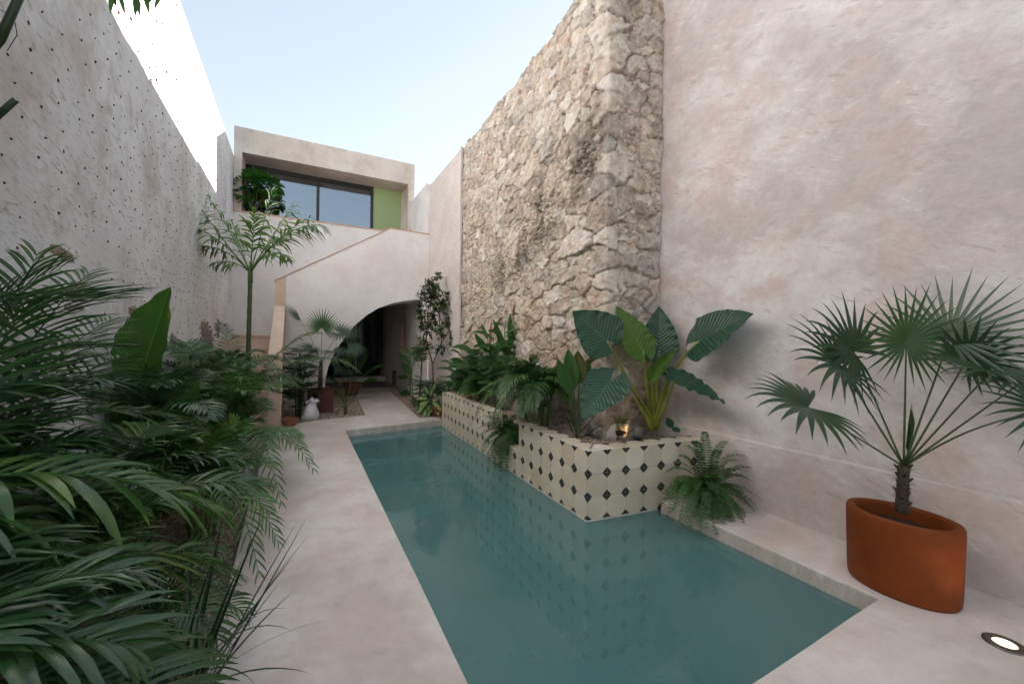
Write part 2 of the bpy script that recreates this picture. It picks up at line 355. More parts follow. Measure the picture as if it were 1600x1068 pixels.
def glass_mat(name, tint=(.03,.04,.05), refl=1.0):
    m, n, b = NM(name)
    b.inputs['Base Color'].default_value = (*tint, 1); b.inputs['Roughness'].default_value = .03; b.inputs['IOR'].default_value = 1.9
    tr = nd(n, 'ShaderNodeBsdfTransparent'); tr.inputs[0].default_value = (.55, .6, .62, 1)
    b.inputs['Base Color'].default_value = (.02,.025,.03,1); gg = nd(n, 'ShaderNodeBsdfGlossy'); gg.inputs['Roughness'].default_value = .02; gg.inputs[0].default_value = (.8,.9,1,1)
    ms = nd(n, 'ShaderNodeMixShader'); ms.inputs[0].default_value = .30
    n.links.new(tr.outputs[0], ms.inputs[1]); n.links.new(gg.outputs[0], ms.inputs[2]); n.links.new(ms.outputs[0], n.nodes['Material Output'].inputs[0])
    return m
M['glass'] = glass_mat('glass'); M['door_glass'] = glass_mat('door_glass'); M['door_glass'].node_tree.nodes['Mix Shader'].inputs[0].default_value = .10
def water_mat():
    m, n, b = NM('water'); n.nodes.remove(b); out = n.nodes['Material Output']
    gl = nd(n, 'ShaderNodeBsdfGlossy'); gl.inputs['Roughness'].default_value = .035; gl.inputs[0].default_value = (.92, .97, 1, 1)
    tr = nd(n, 'ShaderNodeBsdfTransparent'); tr.inputs[0].default_value = (.90, .97, .97, 1)
    fr = nd(n, 'ShaderNodeFresnel'); fr.inputs[0].default_value = 1.36
    ms = nd(n, 'ShaderNodeMixShader'); n.links.new(fr.outputs[0], ms.inputs[0]); n.links.new(tr.outputs[0], ms.inputs[1]); n.links.new(gl.outputs[0], ms.inputs[2])
    df = nd(n, 'ShaderNodeBsdfDiffuse'); df.inputs[0].default_value = (.135, .290, .275, 1)
    tm = nd(n, 'ShaderNodeMixShader'); tm.inputs[0].default_value = .60; n.links.new(tr.outputs[0], tm.inputs[1]); n.links.new(df.outputs[0], tm.inputs[2]); n.links.new(tm.outputs[0], ms.inputs[1])
    n.links.new(ms.outputs[0], out.inputs[0])
    bp = nd(n, 'ShaderNodeBump'); bp.inputs['Strength'].default_value = .2; bp.inputs['Distance'].default_value = .02
    h = noise(n, mapv(n, pos(n), (1, .7, 1)), 6, 3, .5, .3); n.links.new(h, bp.inputs['Height'])
    n.links.new(bp.outputs[0], gl.inputs['Normal']); n.links.new(bp.outputs[0], fr.inputs['Normal'])
    va = nd(n, 'ShaderNodeVolumeAbsorption'); va.inputs[0].default_value = (.42, .80, .82, 1); va.inputs[1].default_value = .9
    n.links.new(va.outputs[0], out.inputs['Volume'])
    return m
M['water'] = water_mat()
M['pool'] = simple('pool', (.22,.42,.40), .7, var=.12, scale=1.6)

# ------------------------------------------------------------------ ground, deck, pool
g = MB(); g.v = [(-60,-60,-.24),(60,-60,-.24),(60,60,-.24),(-60,60,-.24)]; g.t = {i: .5 for i in range(4)}
# the ground sheet with an opening for the basin
g = MB(); ring_in = [(.64,.98),(3.02,.98),(3.02,7.2),(.64,7.2)]; ring_out = [(-60,-60),(60,-60),(60,60),(-60,60)]
A = [g.add((x, y, -.16)) for x, y in ring_in]; B = [g.add((x, y, -.16)) for x, y in ring_out]
for k in range(4): g.f.append([B[k], B[(k+1) % 4], A[(k+1) % 4], A[k]])
tag(g.build('ground', M['soil'], smooth=False), kind='structure')

def outline(name, poly, z0, z1, mat, bev=.008):
    bm = bmesh.new(); vs = [bm.verts.new((x, y, z0)) for x, y in poly]; f = bm.faces.new(vs)
    f.normal_update()
    r = bmesh.ops.extrude_face_region(bm, geom=[f]); up = [e for e in r['geom'] if isinstance(e, bmesh.types.BMVert)]
    for v in up: v.co.z = z1
    bmesh.ops.recalc_face_normals(bm, faces=bm.faces[:])
    if bev:
        es = [e for e in bm.edges if abs(e.verts[0].co.z-z1) < 1e-5 and abs(e.verts[1].co.z-z1) < 1e-5]
        bmesh.ops.bevel(bm, geom=es, offset=bev, segments=2, affect='EDGES', profile=.5)
    bmesh.ops.triangulate(bm, faces=[f for f in bm.faces if len(f.verts) > 4])
    me = bpy.data.meshes.new(name); bm.to_mesh(me); bm.free(); me.materials.append(mat)
    o = bpy.data.objects.new(name, me); COL.objects.link(o); return o
def wob(pts, amp=.0018, step=.35):       # hand-trowelled edges are never quite straight
    out = []
    for i, a in enumerate(pts):
        b = pts[(i+1) % len(pts)]; L = math.hypot(b[0]-a[0], b[1]-a[1]); k = max(1, int(L/step))
        for j in range(k):
            t = j/k; x = a[0]+(b[0]-a[0])*t; y = a[1]+(b[1]-a[1])*t
            if j: x += random.uniform(-amp, amp); y += random.uniform(-amp, amp)
            out.append((x, y))
    return out
deck_poly = [(-.30,-1.5),(3.60,-1.5),(3.60,2.55),(2.965,2.62),(2.95,1.045),(1.8,1.03),(.65,1.04),(.69,6.92),(2.35,7.13),(2.34,7.42),(2.03,7.47),(2.33,11.75),(2.72,12.75),(1.45,12.75),(1.16,8.17),(.20,7.97),(-.36,7.55),(-.37,4.6),(-.33,2.0)]
dm = M['deck'].node_tree; db = dm.nodes['Principled BSDF']; prev = db.inputs['Base Color'].links[0].from_socket       # lime and damp stains on the upright pool edge
gn = nd(dm, 'ShaderNodeNewGeometry'); sp_ = nd(dm, 'ShaderNodeSeparateXYZ'); dm.links.new(gn.outputs['True Normal'], sp_.inputs[0])
up_ = mth(dm, 'LESS_THAN', mth(dm, 'ABSOLUTE', sp_.outputs[2]), .5)
stn = ramp(dm, noise(dm, mapv(dm, pos(dm), (1, 1, .45)), 11, 8, .7), [(.40, (.25, .25, .25)), (.60, (1, 1, 1))])
dm.links.new(mix(dm, mth(dm, 'MULTIPLY', mth(dm, 'MULTIPLY', up_, stn), .7), prev, (.40, .36, .32)), db.inputs['Base Color'])
tag(outline('pool_deck', wob(deck_poly), -.15, 0, M['deck']), kind='structure')
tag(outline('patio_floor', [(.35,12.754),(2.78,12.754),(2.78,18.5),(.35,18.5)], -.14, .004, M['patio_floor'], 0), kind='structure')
# basin
b = MB(); X0, X1, Y0, Y1, ZB = .70, 2.945, 1.05, 6.99, -1.35
def quad(mb, *p): mb.f.append([mb.add(q) for q in p])
bx = [(.655,1.045),(2.945,1.05),(2.97,2.74),(2.25,2.79),(2.365,7.12),(.695,6.925)]
zt = -.149
for k in range(len(bx)):
    (xa, ya), (xb, yb) = bx[k], bx[(k+1) % len(bx)]
    quad(b, (xa, ya, ZB), (xb, yb, ZB), (xb, yb, zt), (xa, ya, zt))
b.f.append([b.add((x, y, ZB)) for x, y in bx])
tag(b.build('pool_basin', M['pool'], smooth=False), kind='structure')
for i, (yy, z) in enumerate(((6.60, -.17), (6.25, -.42), (5.9, -.74), (5.52, -.98))):
    s = MB(); s.box((.698, yy, ZB), (2.335, yy+.345, z)); tag(s.build('pool_step', M['pool'], smooth=False), kind='structure')
s = MB()
wz = -.11
W_ = [(.645,1.03),(2.955,1.04),(2.985,2.70),(2.24,2.78),(2.36,7.13),(.69,6.93)]
s.prism(W_, 'z', ZB-.01, wz)
tag(s.build('water', M['water'], smooth=False), kind='structure')
# concrete lip under the tiled wall at the water line
# ------------------------------------------------------------------ tiled planter
def tile_wall():
    T_ = thing('tiled_planter', 'L-shaped raised planter faced with cream octagonal tiles and small black diamonds beside the pool', 'planter', (2.3, 4.5, wz))
    mb = MB(); TS = .2; th = .19
    Apt, Bpt, Cpt = Vector((2.36, 7.15)), Vector((2.23, 2.77)), Vector((3.578, 2.612))
    def strip(a, b, s0, s1, zlo, ztop, inward, u0, cap0=False, cap1=False, mitre=False):
        # outer face of the wall from distance s0 to s1 along a->b; inward = unit vector to planter inside
        d = (b-a).normalized()
        def V(s, z, off, uv):
            p = a+d*s+inward*off; i = mb.add((p.x, p.y, z)); mb.uv[i] = uv; return i
        n = max(1, int((s1-s0)/.24)); be = .006
        for k in range(n):
            sa, sb = s0+(s1-s0)*k/n, s0+(s1-s0)*(k+1)/n; ua, ub = u0+sa/TS, u0+sb/TS
            vz = lambda z: (z-.5)/TS
            mb.f.append([V(sa, zlo, 0, (ua, vz(zlo))), V(sb, zlo, 0, (ub, vz(zlo))), V(sb, ztop-be, 0, (ub, vz(ztop-be))), V(sa, ztop-be, 0, (ua, vz(ztop-be)))])
            mb.f.append([V(sa, ztop-be, 0, (ua, vz(ztop-be))), V(sb, ztop-be, 0, (ub, vz(ztop-be))), V(sb, ztop, be, (ub, vz(ztop))), V(sa, ztop, be, (ua, vz(ztop)))])
            si, sj, ui, uj = sa, sb, ua, ub                      # the long run stops on the mitre at the corner
            if mitre and k == n-1: sj = sb-th; uj = u0+sj/TS
            if mitre is None and k == 0: si = sa+th; ui = u0+si/TS
            mb.f.append([V(sa, ztop, be, (ua+.5, .28)), V(sb, ztop, be, (ub+.5, .28)), V(sj, ztop, th, (uj+.5, 1.0)), V(si, ztop, th, (ui+.5, 1.0))])
            mb.f.append([V(si, ztop, th, (.3, .3)), V(sj, ztop, th, (.3, .3)), V(sj, -.3, th, (.3, .3)), V(si, -.3, th, (.3, .3))])
        for cp, s_, uu in ((cap0, s0, u0+s0/TS), (cap1, s1, u0+s1/TS)):
            if cp: mb.f.append([V(s_, zlo, 0, (.25, .2)), V(s_, ztop, be, (.25, .3)), V(s_, ztop, th, (.3, .3)), V(s_, zlo, th, (.3, .2))])
    inw = Vector((1, -.03)).normalized(); L = (Apt-Bpt).length
    offs = -(L % TS)/TS
    strip(Apt, Bpt, 0, L-2.15, -1.4, .5, inw, offs, True, True)
    strip(Apt, Bpt, L-2.15, L-1.30, -1.4, .2, inw, offs)
    strip(Apt, Bpt, L-1.30, L, -1.4, .5, inw, offs, True, False, True)
    L2 = (Cpt-Bpt).length; d2 = (Cpt-Bpt).normalized()
    strip(Bpt, Cpt, 0, L2, -1.4, .5, Vector((-d2.y, d2.x)), 0.0, False, False, None)
    mb.build('tiled_wall', M['tile'], T_, smooth=False)
    # pale cement bead where the tiles meet the water
    lb = MB()
    for a, b_, nn in ((Apt, Bpt, Vector((-1, .03))), (Bpt, Vector((2.99, 2.682)), Vector((-.11, -1)))):
        nn = nn.normalized()*.008; q = [(a.x+nn.x, a.y+nn.y), (b_.x+nn.x, b_.y+nn.y), (b_.x-nn.x*.1, b_.y-nn.y*.1), (a.x-nn.x*.1, a.y-nn.y*.1)]
        lb.prism(q, 'z', -.16, -.097)
    lb.build('cement_bead', M['house_plaster'], T_, smooth=False)
    so = MB(); so.prism([(2.46,7.1),(2.40,2.93),(3.57,2.78),(3.57,3.2),(2.80,3.2),(2.80,7.1)][::-1], 'z', -.2, .425)
    so.build('planter_soil', M['gravel_pale'], T_, smooth=False)
    return T_
tile_wall()

# ------------------------------------------------------------------ numpy noise and rubble masonry
def vnoise(u, v, f, seed):
    r = np.random.RandomState(seed); T = r.rand(257, 257).astype(np.float32)
    x, y = u*f+37.3, v*f+11.7; xi, yi = np.floor(x).astype(int), np.floor(y).astype(int); fx, fy = x-xi, y-yi
    fx = fx*fx*(3-2*fx); fy = fy*fy*(3-2*fy); xi %= 256; yi %= 256
    return (T[xi, yi]*(1-fx)+T[xi+1, yi]*fx)*(1-fy)+(T[xi, yi+1]*(1-fx)+T[xi+1, yi+1]*fx)*fy
def fbm(u, v, f, seed, o=4):
    s = 0; a = .5; t = 0
    for k in range(o): s = s+a*vnoise(u, v, f*2**k, seed+k); t += a; a *= .55
    return s/t
def seeds(w_, h_, rfun, seed, tries, xy0=(0, 0)):
    r = np.random.RandomState(seed); pts = np.zeros((0, 3))
    for _ in range(tries):
        p = np.array([xy0[0]+r.rand()*w_, xy0[1]+r.rand()*h_]); rr = rfun(p[0], p[1])*r.uniform(.5, 1.55)
        if len(pts) and np.min(np.hypot((pts[:, 0]-p[0])*.62, pts[:, 1]-p[1])-(pts[:, 2]+rr)*.58) < 0: continue
        pts = np.vstack([pts, [p[0], p[1], rr]])
    return pts
def voro(U, V, S, stretch=.62):
    sh = U.shape; u = U.ravel().astype(np.float32); v = V.ravel().astype(np.float32); n = len(u)
    d1 = np.empty(n, np.float32); d2 = np.empty(n, np.float32); idx = np.empty(n, int)
    sx, sy, sr = (S[:, k].astype(np.float32) for k in range(3))
    for a in range(0, n, 8000):
        D = np.sqrt(((u[a:a+8000, None]-sx)*stretch)**2+(v[a:a+8000, None]-sy)**2)/sr
        pi = np.argpartition(D, 1, axis=1)[:, :2]; ar = np.arange(len(pi)); da, db = D[ar, pi[:, 0]], D[ar, pi[:, 1]]
        sw = da > db; idx[a:a+8000] = np.where(sw, pi[:, 1], pi[:, 0]); d1[a:a+8000] = np.minimum(da, db); d2[a:a+8000] = np.maximum(da, db)
    return d1.reshape(sh), d2.reshape(sh), idx.reshape(sh)
def stonework(U, V, S, seed, flaky):
    """height and colour of a rubble face; S = stones (u, v, radius); flaky = 0..1 where thin chinking flakes cover the face"""
    r = np.random.RandomState(seed)
    wu = (fbm(U, V, 7, seed+1)-.5)*.09; wv = (fbm(U, V, 7, seed+9)-.5)*.09
    wu += (fbm(U, V, 30, seed+3, 2)-.5)*.03; wv += (fbm(U, V, 30, seed+4, 2)-.5)*.03
    d1, d2, ix = voro(U+wu, V+wv, S); e = d2-d1; rad = S[ix, 2]
    tx, ty = r.uniform(-.38, .38, len(S)), r.uniform(-.45, .3, len(S)); off = r.uniform(-.015, .03, len(S))
    du, dv = U-S[ix, 0], V-S[ix, 1]
    core = np.clip((e-.06)/.15, 0, 1); core = 1-(1-core)**2.4
    hb = core*(.034+rad*.10)+off[ix]*.6+(du*tx[ix]+dv*ty[ix])*core*.30
    hb += (fbm(U, V, 22, seed+20)-.5)*.030*core+(np.abs(fbm(U, V, 9, seed+21)-.5))*-.06*core
    # thin flakes between the stones
    n2 = max(8, int((U.max()-U.min())*(V.max()-V.min())/.0026))
    fs = np.column_stack([r.uniform(U.min(), U.max(), n2), r.uniform(V.min(), V.max(), n2), r.uniform(.8, 1.2, n2)])
    # nearest flake through a hash grid
    from mathutils.kdtree import KDTree
    kd = KDTree(n2)
    for i in range(n2): kd.insert((fs[i, 0]*1.0+fs[i, 1]*.35, fs[i, 1]*1.9, 0), i)
    kd.balance()
    shp = U.shape; fu, fv = (U+wu*.3).ravel(), (V+wv*.3).ravel(); fd = np.empty(len(fu), np.float32); fe = np.empty(len(fu), np.float32); fi = np.empty(len(fu), int)
    for k in range(len(fu)):
        q = kd.find_n((fu[k]+fv[k]*.35, fv[k]*1.9, 0), 2); fd[k] = q[0][2]; fe[k] = q[1][2]-q[0][2]; fi[k] = q[0][1]
    fe = fe.reshape(shp); fi = fi.reshape(shp)
    fo = r.uniform(0, .035, n2)
    hf = np.clip(fe/.022, 0, 1)**.7*.012+fo[fi]*.36-.004
    fl = np.clip(flaky, 0, 1)
    hb2 = hb*(1-.85*fl); hf = hf*(1+1.6*fl)
    use = hf+.006*fl > hb2
    h = np.where(use, hf, hb2)
    pal = np.array([(.56,.47,.37), (.60,.52,.42), (.53,.43,.33), (.57,.45,.35), (.50,.385,.285), (.58,.51,.44), (.47,.41,.35), (.62,.56,.48), (.54,.46,.37)])
    cb = pal[r.randint(0, len(pal), len(S))]*r.uniform(.74, 1.12, (len(S), 1))
    palf = np.array([(.62,.53,.41), (.66,.58,.46), (.52,.42,.31), (.58,.45,.33)]); cf = palf[r.randint(0, 4, n2)]*r.uniform(.8, 1.12, (n2, 1))
    col = np.where(use[..., None], cf[fi], cb[ix])*1.12; col = col*.68+col.mean(axis=-1, keepdims=True)*np.array((1.04, .99, .945))*.32
    gap = np.where(use, np.clip(1-fe/.008, 0, 1), np.clip(1.35-e/.07, 0, 1))
    col = col*(1-gap[..., None]*.66)
    return h, col
def sheet(name, PT, NR, h, col, mat, parent, close=None):
    """PT, NR: (nu, nv, 3) base points and normals; the face is pushed out by h"""
    nu, nv = h.shape; v = PT+NR*h[..., None]
    verts = v.reshape(-1, 3); off = np.array(parent_loc(parent)) if parent else 0
    i = np.arange((nu-1)*(nv-1)); a = (i//(nv-1))*nv+i % (nv-1)
    faces = np.column_stack([a, a+nv, a+nv+1, a+1])
    if close is not None: faces = faces[close[:-1, :-1].ravel()]
    me = bpy.data.meshes.new(name); me.from_pydata((verts-off).tolist(), [], faces.tolist())
    ca = me.color_attributes.new('Col', 'FLOAT_COLOR', 'POINT')
    cc = np.ones((nu*nv, 4), np.float32); cc[:, :3] = col.reshape(-1, 3); ca.data.foreach_set('color', cc.ravel())
    me.polygons.foreach_set('use_smooth', [True]*len(me.polygons)); me.materials.append(mat)
    if close is not None:
        bm = bmesh.new(); bm.from_mesh(me); bmesh.ops.delete(bm, geom=[x for x in bm.verts if not x.link_faces], context='VERTS'); bm.to_mesh(me); bm.free()
    o = bpy.data.objects.new(name, me); COL.objects.link(o)
    if parent: o.parent = parent
    return o

M['stone_brown'] = simple('stone_brown', (.33,.26,.21), .95, var=.6, scale=14, bs=1.0, bd=.02)
def rubble_wall():
    T_ = thing('rubble_wall', 'tall old rubble stone wall with dark soot streaks behind the tiled planter', 'stone wall', (3.2, 5.3, 0))
    XF, YC, YF, ST = 2.85, 3.26, 7.44, .0145
    LU = YF-YC; LW = .74; nu, nv = int((LU+LW)/ST), int(5.75/ST)
    u = np.linspace(0, LU+LW, nu); v = np.linspace(0, 1, nv); U, Vn = np.meshgrid(u, v, indexing='ij')
    top = np.where(u < LU-.02, 5.19+.05*u+.03*(fbm(u, u*0, 2.3, 5)-.5)*2+.03*(vnoise(u, u*0, 9, 8)-.5), 5.42)
    k = np.clip((u-(LU-1.1))/.5, 0, 1); top = top*(1-k)+5.42*k
    V = .15+Vn*(top[:, None]-.15)
    def rf(a, b_):
        near = abs(a-LU)
        if near < .28: return .12
        if b_ < 2.0: return .145
        if b_ > 4.3 and a > LU: return .13
        n_ = fbm(np.array([a]), np.array([b_]), .9, 77)[0]
        return .055+.10*n_
    S = seeds(LU+LW, 5.7, rf, 12, 9000)
    # quoins at the corner, alternating long and short
    S = S[np.abs(S[:, 0]-LU) > .26]; zq = .25; q = []
    k = 0
    while zq < 5.7:
        hq = random.uniform(.12, .20); q.append([LU+(.10 if k % 2 else -.11), zq+hq/2, hq*.8]); zq += hq*1.2; k += 1
    S = np.vstack([S, q])
    # band of small thin flakes running down to the left, and over much of the middle of the face
    dia = np.exp(-(((V-(3.72-(LU-U)*.46)))/.50)**2)*np.clip((LU+.15-U)/.3, 0, 1)
    fl = np.clip(dia*1.0+(fbm(U, V, 1.3, 31)-.56)*2.6, 0, 1)
    fl = fl*np.clip((V-1.75)/.5, 0, 1)
    fl = np.where(U > LU+.1, np.clip((fbm(U, V, 1.6, 33)-.42)*3.5, 0, .9)*((V > 1.5) & (V < 4.4)), fl)
    h, col = stonework(U, V, S, 100, fl)
    h = h*(.45+.55*np.clip(np.abs(U-LU)/.12, 0, 1))
    # soot along the old roof line
    so = np.clip(dia*1.6-.3, 0, 1)*np.clip((fbm(U, V, 3.4, 55)-.33)*4, 0, 1)*np.clip((2.9-(LU-U))/.6, 0, 1)
    so = so*np.clip((.032-h)/.02+.4, .62, 1)
    col = col*(1-.84*so[..., None])
    og = np.clip((fbm(U, V, 1.7, 66)-.56)*6, 0, 1)*np.clip((2.6-V)/1.2+.25, 0, 1)
    col = col*(1-og[..., None]*.4)+np.array((.46,.27,.13))*og[..., None]*.4
    low = np.clip((.95-V)/.3, 0, 1)[..., None]; col = col*(1-.25*low)
    PT = np.zeros(U.shape+(3,)); NR = np.zeros_like(PT)
    side = U <= LU
    PT[..., 0] = np.where(side, XF, XF+(U-LU)); PT[..., 1] = np.where(side, YF-U, YC); PT[..., 2] = V
    a = np.clip((U-LU)/.03*.5+.5, 0, 1)*math.pi/2
    NR[..., 0] = -np.cos(a); NR[..., 1] = -np.sin(a)
    sheet('stone_face', PT, NR, h, col, M['stone'], T_)
    # broken crest: loose cap stones along the top edge
    cs = MB(); rr = random.Random(5)
    y = YC+.1
    while y < YF-.05:
        l = rr.uniform(.10, .30); uu = YF-y; zt_ = 5.17+.05*uu
        rock(cs, (2.98+rr.uniform(-.04, .04), y+l/2, zt_-.03+rr.uniform(-.03, .03)), (.15, l*.6, rr.uniform(.04, .08)), rr); y += l*.9
    cs.build('cap_stones', M['stone_plain'], T_, smooth=True, sharp=40)
    bk = MB(); bk.box((2.90, 3.30, 0), (3.57, 7.43, 5.12)); bk.box((3.57, 3.30, 0), (3.9, 7.43, 5.1))
    bk.build('wall_core', M['stone_plain'], T_, smooth=False)
def rock(mb, c, r, rr, jag=.28):
    bm = bmesh.new(); bmesh.ops.create_icosphere(bm, subdivisions=2, radius=1)
    o = Vector((rr.uniform(0, 99), rr.uniform(0, 99), 0)); base = len(mb.v)
    for v in bm.verts:
        k = 1+jag*mnoise.noise(v.co*1.6+o)+jag*.5*mnoise.noise(v.co*4+o)
        q = v.co*k; q = Vector([max(-.8, min(.8, x)) for x in q])
        mb.add((c[0]+q.x*r[0], c[1]+q.y*r[1], c[2]+q.z*r[2]))
    for f in bm.faces: mb.f.append([base+v.index for v in f.verts])
    bm.free()
M['stone_plain'] = simple('stone_plain', (.52,.43,.33), .95, var=.35, scale=7, bs=.9, bd=.02)
rubble_wall()

# ------------------------------------------------------------------ plain walls
LX = -1.33
def chips(mb, x, sgn, y0, y1, z0, z1, dy, dz, size, rr, keep=.93, skip=()):
    r_ = 0; z = z0
    while z < z1:
        y = y0+(dy/2 if r_ % 2 else 0)+rr.uniform(-.02, .02)
        while y < y1:
            if rr.random() < keep and not any(a < y < b and c < z < d for a, b, c, d in skip):
                cy_, cz = y+rr.uniform(-.03, .03), z+rr.uniform(-.02, .02); w_, h_ = size*rr.uniform(.5, 1.2), size*rr.uniform(.5, 1.3); d_ = size*rr.uniform(.4, .9)
                a = rr.uniform(-.7, .7)
                pts = [(-w_, -h_*.6), (w_*.7, -h_), (w_, h_*.5), (-w_*.5, h_)]
                i = [mb.add((x, cy_+p*math.cos(a)-q*math.sin(a), cz+p*math.sin(a)+q*math.cos(a))) for p, q in pts]
                j = [mb.add((x+sgn*d_*rr.uniform(.5, 1.1), cy_+.5*(p*math.cos(a)-q*math.sin(a)), cz+.5*(p*math.sin(a)+q*math.cos(a)))) for p, q in pts]
                mb.f.append(j)
                for k in range(4): mb.f.append([i[k], i[(k+1) % 4], j[(k+1) % 4], j[k]])
            y += dy*rr.uniform(.9, 1.1)
        z += dz; r_ += 1
def left_wall():
    T_ = thing('concrete_wall', 'tall rough grey rendered wall studded with rows of small red stone chips on the left', 'wall', (LX, 5, 0))
    m = MB(); m.box((LX-.25, -3, -.2), (LX, 12.2, 5.6)); m.build('wall_face', M['rough_render'], T_, smooth=False)
    c = MB(); skip = ((3.4, 4.2, 1.6, 2.1), (8.0, 9.4, 1.0, 1.9), (4.6, 5.3, 1.2, 1.75))
    chips(c, LX, 1, .6, 8.9, .8, 4.05, .25, .14, .010, random.Random(3), .93, skip)
    chips(c, LX, 1, .6, 8.9, 4.10, 5.5, .26, .15, .019, random.Random(13), .93)
    chips(c, LX, 1, 9.0, 11.0, .8, 5.5, .24, .155, .009, random.Random(4))
    c.build('stone_chips', M['chip'], T_, smooth=False)
    # places where the render has fallen off the old masonry
    q = random.Random(8)
    for (yc, zc, ry, rz, n, s0, s1) in ((3.62, 1.95, .16, .035, 5, .05, .08), (3.88, 1.76, .22, .06, 12, .05, .09), (3.75, 1.63, .14, .03, 4, .04, .06), (4.95, 1.60, .22, .15, 46, .03, .06), (8.2, 1.42, .55, .30, 190, .03, .08), (9.3, 1.62, .28, .20, 60, .03, .07), (7.6, 1.2, .2, .2, 30, .03, .06), (2.6, 1.45, .2, .06, 7, .04, .08), (6.2, 1.35, .14, .14, 16, .03, .05)):
        m = MB()
        for k in range(n):
            a, b_ = q.gauss(0, .5), q.gauss(0, .5)
            if a*a+b_*b_ > 1.2: a *= .5; b_ *= .5
            s_ = q.uniform(s0, s1); rock(m, (LX-.004, yc+a*ry, zc+b_*rz), (q.uniform(.012, .028), s_*1.7, s_*q.uniform(.35, .62)), q, .5)
        m.build('exposed_masonry', M['stone_brown'], T_, smooth=True, sharp=32)
left_wall()
def smooth_wall():
    T_ = thing('plaster_wall', 'tall smooth pink-grey trowelled plaster wall behind the potted fan palm on the right', 'wall', (3.6, 1, 0))
    m = MB(); m.box((3.60, -3, .585), (3.95, 3.34, 6.2)); m.build('wall_face', M['pink_plaster'], T_, smooth=False)
    m = MB(); m.prism([(3.578, -.16), (3.578, .575), (3.588, .588), (3.95, .588), (3.95, -.16)], 'y', -3, 3.33)
    m.build('plinth', M['pink_plaster'], T_, smooth=False)
    # thin scored line of bare cement along the ledge
    m = MB(); pts = [(3.5895, y, .589+.002*math.sin(y*7)) for y in [-3+k*.2 for k in range(32)]]
    m.tube(pts, .0022, 5); m.build('score_line', M['house_plaster'], T_)
smooth_wall()
def dotted_wall():
    T_ = thing('rendered_wall', 'pale rendered wall with neat rows of tiny chips between the rubble wall and the staircase', 'wall', (2.85, 8.5, 0))
    m = MB(); m.box((2.80, 7.46, -.15), (3.1, 9.60, 5.22)); m.build('wall_face', M['render_right'], T_, smooth=False)
    c = MB(); chips(c, 2.80, -1, 7.55, 9.55, .8, 5.1, .17, .125, .009, random.Random(9)); c.build('stone_chips', M['chip_pale'], T_, smooth=False)
    m = MB(); m.box((2.76, 7.40, .4), (2.80, 7.47, 5.23)); m.build('end_strip', M['render_right'], T_, smooth=False)
    T2 = thing('side_wall', 'smooth pale side wall between the stair landing and the upper storey on the right', 'wall', (2.8, 10.4, 0))
    m = MB(); m.box((2.72, 9.605, 2.70), (3.0, 18.4, 5.25)); m.box((2.78, 9.79, -.15), (3.0, 18.4, 2.70)); m.build('wall_face', M['white_plaster'], T2, smooth=False)
dotted_wall()

# ------------------------------------------------------------------ staircase with the arch
def AT(px, py, y):
    d = P(px, py, 1.0)-Vector((0, 0, H)); t = y/d.y; return (d.x*t, H+d.z*t)
def stairs():
    T_ = thing('staircase', 'pale plaster staircase with a peach parapet climbing over a wide half arch', 'staircase', (1.2, 10, 0))
    YS = 9.6
    arch = [(.52, -.16)]+[AT(340+a/3.81, 400+b_/3.81, YS) for a, b_ in ((640,740),(660,655),(700,565),(760,480),(820,408),(890,350),(960,308),(1040,280),(1120,265),(1190,258))]+[(2.665, 2.445), (2.665, -.16)]
    # smooth the arch a little: circle-like through the measured points
    wall = [(-.225, -.16)]+arch+[(2.80, -.16), (2.80, 4.01), (1.88, 4.03), (-.225, 2.745)]
    wall = [(-.225, -.16)]+arch+[(2.798, -.16), (2.798, 4.01), (1.88, 4.03), (-.225, 2.745)]
    m = MB(); m.prism(wall, 'y', YS, YS+.17); o = m.build('balustrade_wall', M['white_plaster'], T_, smooth=False)
    mass = [(-.225, -.16)]+arch+[(2.775, -.16), (2.775, 2.99), (1.95, 2.99), (-.225, 1.43)]
    m = MB(); m.prism(mass, 'y', YS+.175, 11.09); m.build('stair_vault', M['white_plaster'], T_, smooth=False)
    # cap along the balustrade
    m = MB(); c = [(-.43, 2.625), (1.88, 4.03), (2.80, 4.01)]; up = [(x, z+.028) for x, z in c]
    m.prism(c+up[::-1], 'y', YS-.012, YS+.185); m.build('coping', M['cap'], T_, smooth=False)
    m = MB(); m.prism([(-.42, -.16), (-.228, -.16), (-.228, 2.742), (-.42, 2.627)], 'y', YS-.004, YS+.17); m.build('newel', M['peach_plaster'], T_, smooth=False)
    m = MB(); m.prism([(7.62, -.16), (7.62, 1.17), (7.66, 1.21), (YS-.008, 2.12), (YS-.008, -.16)], 'x', -.42, -.23); m.build('parapet', M['peach_plaster'], T_, smooth=False)
    for k in range(8):                                   # first flight
        y0 = 7.62+k*.27; z = 1.42*(k+1)/8
        s = MB(); s.box((LX+.003, y0, -.16), (-.424, y0+(.265 if k < 7 else 1.60), z)); o = s.build('step', M['peach_plaster'], T_, smooth=False)
    for k in range(9):                                   # second flight, turning right behind the balustrade
        x0 = -.22+k*.24; z = 1.42+(k+1)*.175
        s = MB(); s.box((x0, YS+.18, z-.17), (x0+.24, 11.085, z)); s.build('step', M['white_plaster'], T_, smooth=False)
stairs()

